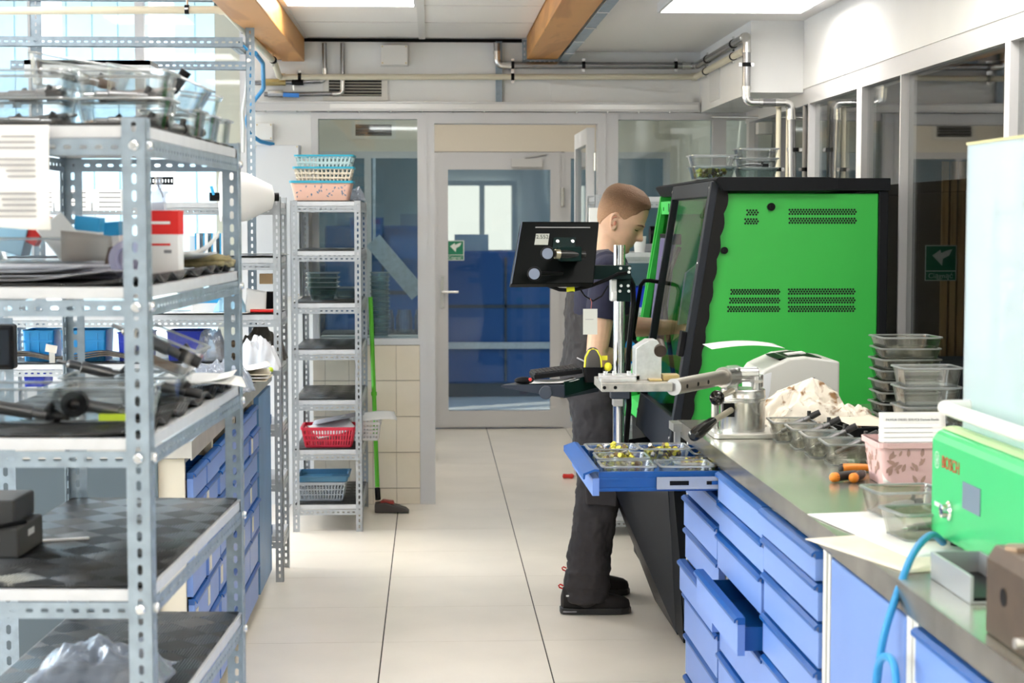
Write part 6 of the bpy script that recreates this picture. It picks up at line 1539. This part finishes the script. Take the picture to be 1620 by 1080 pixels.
# ---- four tubs with injectors on the worktop
for k, (px, py, s) in enumerate(((1258, 700, 'beside the vice'), (1289, 712, 'second from the vice'), (1314, 725, 'third from the vice'), (1347, 738, 'nearest the pliers'))):
    p = wl(px, py); p.y += .06
    tub('injector_tub', 'grey clear tub holding an injector, %s' % s, 'tub', p, BR+R(-3), .118, .135, .058, greyglass, taper=.82)
    injector('injector sticking out of the grey tub %s' % s, p+Vector((.028, .02, .048)), (0, R(-28), R(-14)), .78, 'injectors in the worktop tubs')
# ---- pliers
t = thing('pliers', 'pliers with orange and black handles on the steel worktop', 'pliers', wl(1340, 762), BR)
orm = mat('grip_orange', (.78, .25, .02), .45); gb = mat('grip_black', (.02, .02, .02), .5)
for pts_, nm in ((((-.035, -.012, .012), (-.010, .004, .013), (.018, .020, .013), (.045, .045, .012)), 'a'), (((.010, -.022, .012), (.026, -.002, .013), (.036, .018, .013), (.050, .045, .012)), 'b')):
    hdl = obj('handle', MB().tube(smoothpath(pts_, 4), [.0115]*10+[.009]*3, 12), gb, t)
    obj('end_cap', MB().ball(pts_[0], .0122, 12).ball(Vector(pts_[0]).lerp(Vector(pts_[1]), .2), .0121, 12), orm, hdl)
obj('jaw', MB().prism([(.040, .035), (.056, .035), (.066, .075), (.055, .085), (.046, .06)], .006, .016, 'xy'), steel, t, bevel=.002)
t = thing('cutting_pliers', 'second orange handled pliers lying behind the first pair', 'pliers', wl(1362, 748), BR)
for pts_ in (((-.05, .0, .010), (-.02, .006, .011), (.01, .008, .011), (.03, .010, .01)), ((-.04, .035, .010), (-.015, .03, .011), (.01, .02, .011), (.03, .012, .01))):
    hdl = obj('handle', MB().tube(smoothpath(pts_, 4), [.0085]*13, 10), orm, t); obj('end_cap', MB().ball(pts_[0], .0092, 10), gb, hdl)
obj('jaw', MB().prism([(.028, .002), (.045, .0), (.055, .01), (.045, .02), (.028, .02)], .004, .014, 'xy'), steel, t)
# ---- pink basket of papers
pb = wl(1445, 772); pb.y += .10; pb.x += .028
pkm = mat('light_pink_plastic', (.78, .52, .52), .5)
t = basket('pink_basket', 'light pink basket with leaf cut-outs full of papers', pb, BR, .21, .17, .105, pkm, solid=True, taper=.88)
lf_ = MB(); random.seed(12)
for (side, n) in (('f', 30), ('l', 22)):
    for i in range(n):
        u, z = random.uniform(-.085, .085), random.uniform(.015, .085); a = random.uniform(.2, 2.8); s_ = random.uniform(.007, .012)
        k = .88+.12*z/.105
        q = [(c*math.cos(a)-d*.42*math.sin(a), c*math.sin(a)+d*.42*math.cos(a)) for c, d in ((-1, 0), (-.4, -1), (.4, -.8), (1, 0), (.4, .8), (-.4, 1))]
        if side == 'f': lf_.add([(u+s_*x, -.085*k-.0012, z+s_*y) for x, y in q], [tuple(range(6))])
        else: lf_.add([(-.105*k-.0012, u*.8+s_*x, z+s_*y) for x, y in q], [tuple(range(6))])
obj('leaf_pattern', lf_, mat('leaf_shadow', (.42, .26, .22), .6), t)['kind'] = 'stuff'  # flat darker leaves: shade inside the cut-outs put into the colour
for k in range(5):
    s = sheetpaper('paper_form', 'paper form standing in the pink basket, %s' % ('front', 'second', 'third', 'fourth', 'rearmost with printed heading')[k], 'paper', pb+Vector((-.012+.006*k, -.05+.026*k, (.058, .066, .074, .082, .108)[k])), BR, .165, .11, .0, paper, 0, (R(64+3*k), 0))
    if k < 4:
        l2 = MB()
        for i in range(5): l2.box(-.07, .05, .045-i*.012, .0462-i*.012, .0024, .0028)
        obj('print', l2, ink, s)
    else:
        lettering('heading', 'PAWLIK DIESEL SERVICE Dariusz Pawlik', .0078, ink, s, (0, .036, .0026), (0, 0, 0)); lettering('subheading', 'Zlecenie gwarancyjne', .0055, ink, s, (.01, .022, .0026), (0, 0, 0))
# ---- papers with the two clear boxes
sheetpaper('paper_towel', 'large white paper towel under the clear glass boxes', 'paper', wl(1432, 838)+Vector((.03, -.03, 0)), R(10), .30, .50, .0, paper)
sheetpaper('paper_towel', 'second paper towel showing under the first at the worktop edge', 'paper', wl(1425, 870)+Vector((.0, -.02, -.0005)), R(18), .22, .36, .0, paperc)
p1_ = wl(1425, 822)+Vector((.02, .06, .003)); p2_ = wl(1468, 858)+Vector((.01, .05, .003))
tub('glass_box', 'clear box with parts on the paper towel, farther of two', 'glass box', p1_, R(6), .15, .12, .055, clr)
tub('glass_box', 'clear box with parts on the paper towel, nearer of two', 'glass box', p2_, R(10), .15, .12, .055, clr)
injector('injector in the farther clear box on the paper towel', p1_+Vector((0, 0, .02)), (0, 0, .6), .7, 'injectors in the worktop tubs'); injector('injector in the nearer clear box on the paper towel', p2_+Vector((0, 0, .02)), (0, 0, .5), .7, 'injectors in the worktop tubs')
# ---- stacks of glass boxes by the machine
for k in range(8):
    p = wl(1449, 690); tub('glass_box', 'nested dark glass box in the tall stack by the window, %s' % ORD[k], 'glass box', Vector((1.405, 5.13, WZ+.001+.0325*k)), BR+R(2 if k % 2 else -2), .175, .15, .062, greyglass, group='tall nested stack of glass boxes', taper=.80)
for k in range(4): tub('glass_box', 'clear glass box in the short stack before the tall one, %s' % ('lowest', 'second', 'third', 'topmost')[k], 'glass box', Vector((1.385, 4.83, WZ+.001+.054*k)), BR, .165, .13, .062, glass, taper=.86)
sheetpaper('loose_sheet', 'folded sheet lying behind the papers by the glass stacks', 'paper', Vector((1.24, 4.98, WZ+.05)), .4, .14, .12, .01, paperc, 0, (R(8), R(4)))
single('black_tray', 'low black tray under the folded sheet', 'tray', tub_mb(.2, .16, .045), blackm, loc=Vector((1.26, 4.98, WZ+.001)), rot=(0, 0, .3))
# ---- glass boxes on top of the machine
ZM = 1.7255
tub('glass_box', 'glass box with green parts on the machine roof, lower', 'glass box', Vector((1.06, 6.62, ZM)), .05, .155, .14, .05, glassd)
tub('glass_box', 'glass box on the machine roof over the green parts', 'glass box', Vector((1.06, 6.62, ZM+.042)), .0, .165, .145, .05, glass)
parts_heap('dull green small parts in the glass box on the machine roof', Vector((1.06, 6.62, ZM+.005)), .125, .11, .035, 60, 5)
for k in range(3): tub('glass_box', 'glass box in the right stack on the machine roof, %s' % ('lowest', 'middle', 'topmost')[k], 'glass box', Vector((1.225, 6.60, ZM+.036*k)), .03*k, .145, .13, .045, glass if k else glassd)
injector('brass fitting in the right glass stack on the machine roof', Vector((1.22, 6.58, ZM+.055)), (0, 0, .2), .6)
# ---- green injector tester near the camera
t = thing('injector_tester', 'bright green nozzle tester with logo on the near worktop', 'tester', Vector((.978, 3.37, WZ+.001)), BR)
obj('housing', MB().prism([(0, .02), (.0, .205), (.012, .222), (.035, .228), (.30, .228), (.30, .02)], -.72, 0, 'xz'), greenl, t, bevel=.008)
obj('top_band', MB().prism([(.018, .2255), (.034, .2295), (.050, .2295), (.050, .2265)], -.715, -.006, 'xz'), mat('pale_green_band', (.55, .75, .35), .4), t)
for x in (.04, .26):
    for y in (-.05, -.66): obj('foot', MB().cyl((x, y, 0), (x, y, .021), .014, n=14), black, t)
rotf = (R(90), 0, R(-90))
redl = mat('logo_red', (.50, .07, .02), .5); whl = mat('logo_white', (.62, .85, .72), .5)
lettering('brand_lettering', 'BOSCH', .033, redl, t, (-.0012, -.126, .168), rotf)
lg = MB()
for r0, r1 in ((.0165, .0145),):
    n = 28; v = []
    for i in range(n): a = 2*PI*i/n; v += [(-.0012, -.042 + r0*math.cos(a), .168 + r0*math.sin(a)), (-.0012, -.042 + r1*math.cos(a), .168 + r1*math.sin(a))]
    lg.add(v, [(2*i, 2*i+1, (2*i+3) % (2*n), (2*i+2) % (2*n)) for i in range(n)])
lg.box(-.0014, -.0008, -.048, -.0455, .158, .178).box(-.0014, -.0008, -.0385, -.036, .158, .178).box(-.0014, -.0008, -.0455, -.0385, .167, .1695)
obj('round_logo', lg, whl, t)
obj('knob', MB().lathe([(.019, 0), (.019, .004), (.014, .008), (.013, .018), (.006, .020)], (0, -.125, .082), 24, Matrix.Rotation(R(-90), 4, 'Y')), chrome, t)
obj('small_print', MB().box(-.0014, -.0004, -.075, -.03, .078, .086), whl, t)
obj('rating_plate', MB().box(-.0015, -.0002, -.30, -.20, .10, .15), mat('plate_slate', (.16, .22, .30), .4), t)
# clear spray cover on the tester, with its white handle
t = thing('spray_cover', 'milky clear spray cover with white handle standing on the green tester', 'cover', Vector((1.03, 3.34, WZ+.2305)), BR)
milk = glassmat('milky_acrylic', (.86, .92, .96), ior=1.5, milk=((.78, .86, .92), .5))
h_ = .545
obj('shell', MB().box(0, .005, -.62, 0, 0, h_).box(.005, .24, -.005, 0, 0, h_+.0).box(.005, .24, -.62, -.615, 0, h_), milk, t)
obj('top_edge', MB().box(-.002, .007, -.62, .002, h_, h_+.005).box(.007, .24, -.006, .002, h_, h_+.005), mat('edge_yellow', (.70, .66, .36), .4), t)
obj('handle', MB().tube(bendpath([(.0, -.50, .045), (-.055, -.50, .045), (-.055, -.04, .045), (.0, -.04, .045)], .05), .013, 14), mat('handle_white', (.80, .80, .78), .4), t)
# ---- clamp block and tray at the lower right corner
t = thing('clamp_block', 'dark brown steel clamp block at the right edge of the near worktop', 'clamp', Vector((.885, 2.52, WZ+.001)), BR)
brn = mat('bronze_steel', (.12, .085, .06), .4, .6, noise=.2, nscale=12)
obj('block', MB().prism([(-.035, 0), (-.035, .115), (-.022, .135), (.06, .135), (.07, .12), (.07, 0)], -.12, .10, 'xz'), brn, t, bevel=.003)
obj('screw_head', MB().cyl((-.002, .05, .135), (-.002, .05, .142), .022, n=6).cyl((-.002, .05, .142), (-.002, .05, .1425), .010, n=6), mat('screw_tan', (.30, .22, .16), .4, .6), t)
obj('side_hole', MB().cyl((-.0355, .02, .07), (-.036, .02, .07), .014, n=14), black, t)
obj('bar', MB().cyl((-.06, -.10, .03), (.09, -.10, .03), .008, n=12), steel, t)
t = thing('metal_tray', 'open aluminium tray beneath the green tester at the worktop edge', 'tray', Vector((.928, 2.92, WZ+.001)), BR)
obj('trough', MB().box(-.045, -.040, -.11, .11, 0, .046).box(-.040, .04, -.11, .11, 0, .004).box(.04, .045, -.11, .11, 0, .046).box(-.04, .04, .106, .11, .004, .046), mat('tray_aluminium', (.50, .52, .55), .35, .6), t)
obj('dark_liner', MB().box(-.039, .039, -.108, .104, .0042, .010), black, t)
# ---- blue hose hanging from the tester
hz = mat('hose_blue', (.02, .27, .60), .4)
pts_ = [Vector((.978, 3.28, WZ+.016)), Vector((.93, 3.2, WZ+.045)), Vector((.87, 3.10, WZ+.03)), Vector((.815, 3.0, WZ-.02)), Vector((.785, 2.98, .84)), Vector((.775, 2.99, .74)), Vector((.770, 3.03, .66)), Vector((.768, 3.12, .64)), Vector((.768, 3.14, .70)), Vector((.770, 3.02, .74)), Vector((.772, 2.90, .72)), Vector((.772, 2.84, .77)), Vector((.774, 2.87, .83)), Vector((.772, 2.95, .81)), Vector((.770, 2.97, .72)), Vector((.768, 2.98, .4)), Vector((.76, 3.0, .05))]
t = thing('blue_hose', 'blue air hose looping over the worktop edge from the green tester', 'hose', pts_[-1])
obj('tube', MB().tube(smoothpath(pts_, 6), .007, 12), hz, t, world=True)

# ================================================================== BEYOND THE GLASS
hb1 = mat('hall_blue', (.010, .065, .19), .5); hb2 = mat('hall_blue_light', (.02, .13, .34), .5)
def hallrack(label, x, y, w_, h, m):
    t = thing('blue_machine', label, 'machine', (x, y, 0))
    obj('body', MB().box(-w_/2, w_/2, 0, .6, .12, h*.90), m, t, bevel=.02)
    obj('control_box', MB().box(-w_/2+.1, -w_/2+.4, .1, .4, h*.90, h).box(w_/2-.35, w_/2-.1, .1, .4, h*.90, h*.96), mat('hall_grey', (.35, .37, .38), .5), t)
    obj('panel_line', MB().box(-w_/2, w_/2, -.012, 0, h*.55, h*.57).box(-.01, .01, -.012, 0, .14, h*.86), mat('skirt_dark', (.04, .05, .06), .6), t)
    obj('skirt', MB().box(-w_/2+.03, w_/2-.03, .02, .58, 0, .12), mat('skirt_dark', (.04, .05, .06), .6), t)
    obj('rail', MB().box(-w_/2-.02, w_/2+.02, -.04, 0, h*.3, h*.34), alum, t)
hallrack('blue workshop machine seen through the lobby glass door', .66, 15.6, 1.1, 1.45, hb1)
hallrack('blue rack machine behind the partition window', -.42, 15.2, 1.0, 1.7, hb2)
hallrack('low blue machine far left in the hall', -1.5, 16.0, 1.1, 1.3, hb1)
single('bright_hall_window', 'bright window in the far hall seen through the glass door', 'window', MB().box(-.05, .95, 20.9, 20.95, 1.0, 2.0), emitmat('hall_daylight', (1, .95, .82), .75))
t = thing('hall_window_frame', 'frame bars of the bright hall window', 'window frame', (.6, 20.85, 1.0))
fb = MB(); frame_rect(fb, -.72, .42, -.05, 1.05, .06, -.03, .03); fb.box(-.03, .03, -.03, .03, .01, .99); obj('frame', fb, hallw, t)
t = thing('duct', 'diagonal silver duct seen through the partition window', 'duct', (-.5, 12.0, .0))
obj('tube', MB().bar(at(590, 380, 12.2), at(662, 465, 12.2), .10, .12), galv, t, world=True)
obj('hanger', MB().bar(at(592, 385, 12.2), at(592, 250, 12.2), .02, .02), galv, t, world=True)
single('lobby_bench', 'dark lobby bench with glass jars behind the partition window', 'bench', MB().box(-.7, -.1, 11.4, 11.8, .05, .80).box(-.72, -.08, 11.38, 11.82, .80, .84), mat('bench_dark', (.05, .05, .055), .5))
for k in range(4): single('glass_jar', 'glass jar on the lobby bench, %s from the left' % ('first', 'second', 'third', 'fourth')[k], 'jar', MB().lathe([(.05, 0), (.055, .01), (.055, .10), (.045, .13), (.045, .15), (.041, .15), (.041, .13), (.051, .10), (.051, .012)], n=18), glass, loc=(-.42+.12*k, 11.5, .841))
for k, (x, z) in enumerate(((-.55, 1.45), (-.22, 1.30))):
    single('hall_crate', 'blue crate on the hall rack behind the partition window, %s' % ('left', 'right')[k], 'crate', tub_mb(.28, .3, .2, taper=.94), hb2, loc=(x, 15.0, z-.4+.35))

# ---------- things on the rack behind the person
rz1, rz2 = 1.1405, 1.4155
for k, (px, py, Yk, w_, h, m_, s) in enumerate(((1030, 470, 8.75, .20, .10, cdk, 'dark blue crate on the rack behind the monitor post'), (1000, 560, 8.75, .22, .11, cb, 'light blue crate on the lower level of the rack behind the person'))):
    t = thing('plastic_crate', s, 'crate', (at(px, py, Yk).x, Yk+.05, (rz1, .8605)[k]))
    obj('bin', tub_mb(w_, .2, h, .004, .94, .012, .004), m_, t)
t = thing('bench_grinder', 'black and grey bench device on the rack behind the face', 'device', (at(1038, 390, 8.8).x, 8.82, rz2))
obj('base', MB().box(-.06, .06, -.05, .05, 0, .04), mat('device_grey', (.30, .31, .33), .5), t, bevel=.006)
obj('drum', MB().cyl((-.03, 0, .085), (.05, 0, .085), .045, n=20), black, t)
obj('guard', MB().ball((.045, -.01, .13), .03, 14), black, t)
single('white_cup', 'white cup on the rack behind the face', 'cup', MB().lathe([(.026, 0), (.033, .08), (.030, .08), (.024, .004)], n=20), paper, loc=(at(1012, 400, 8.7).x, 8.70, rz2))
single('white_carton', 'small white carton standing on the rack by the door jamb', 'box', MB().box(-.05, .05, -.03, .03, 0, .075).mi(1).box(.0505, .052, -.03, .03, 0, .07), [paper, cdk], loc=(at(950, 345, 8.7).x-.02, 8.55, 1.56))
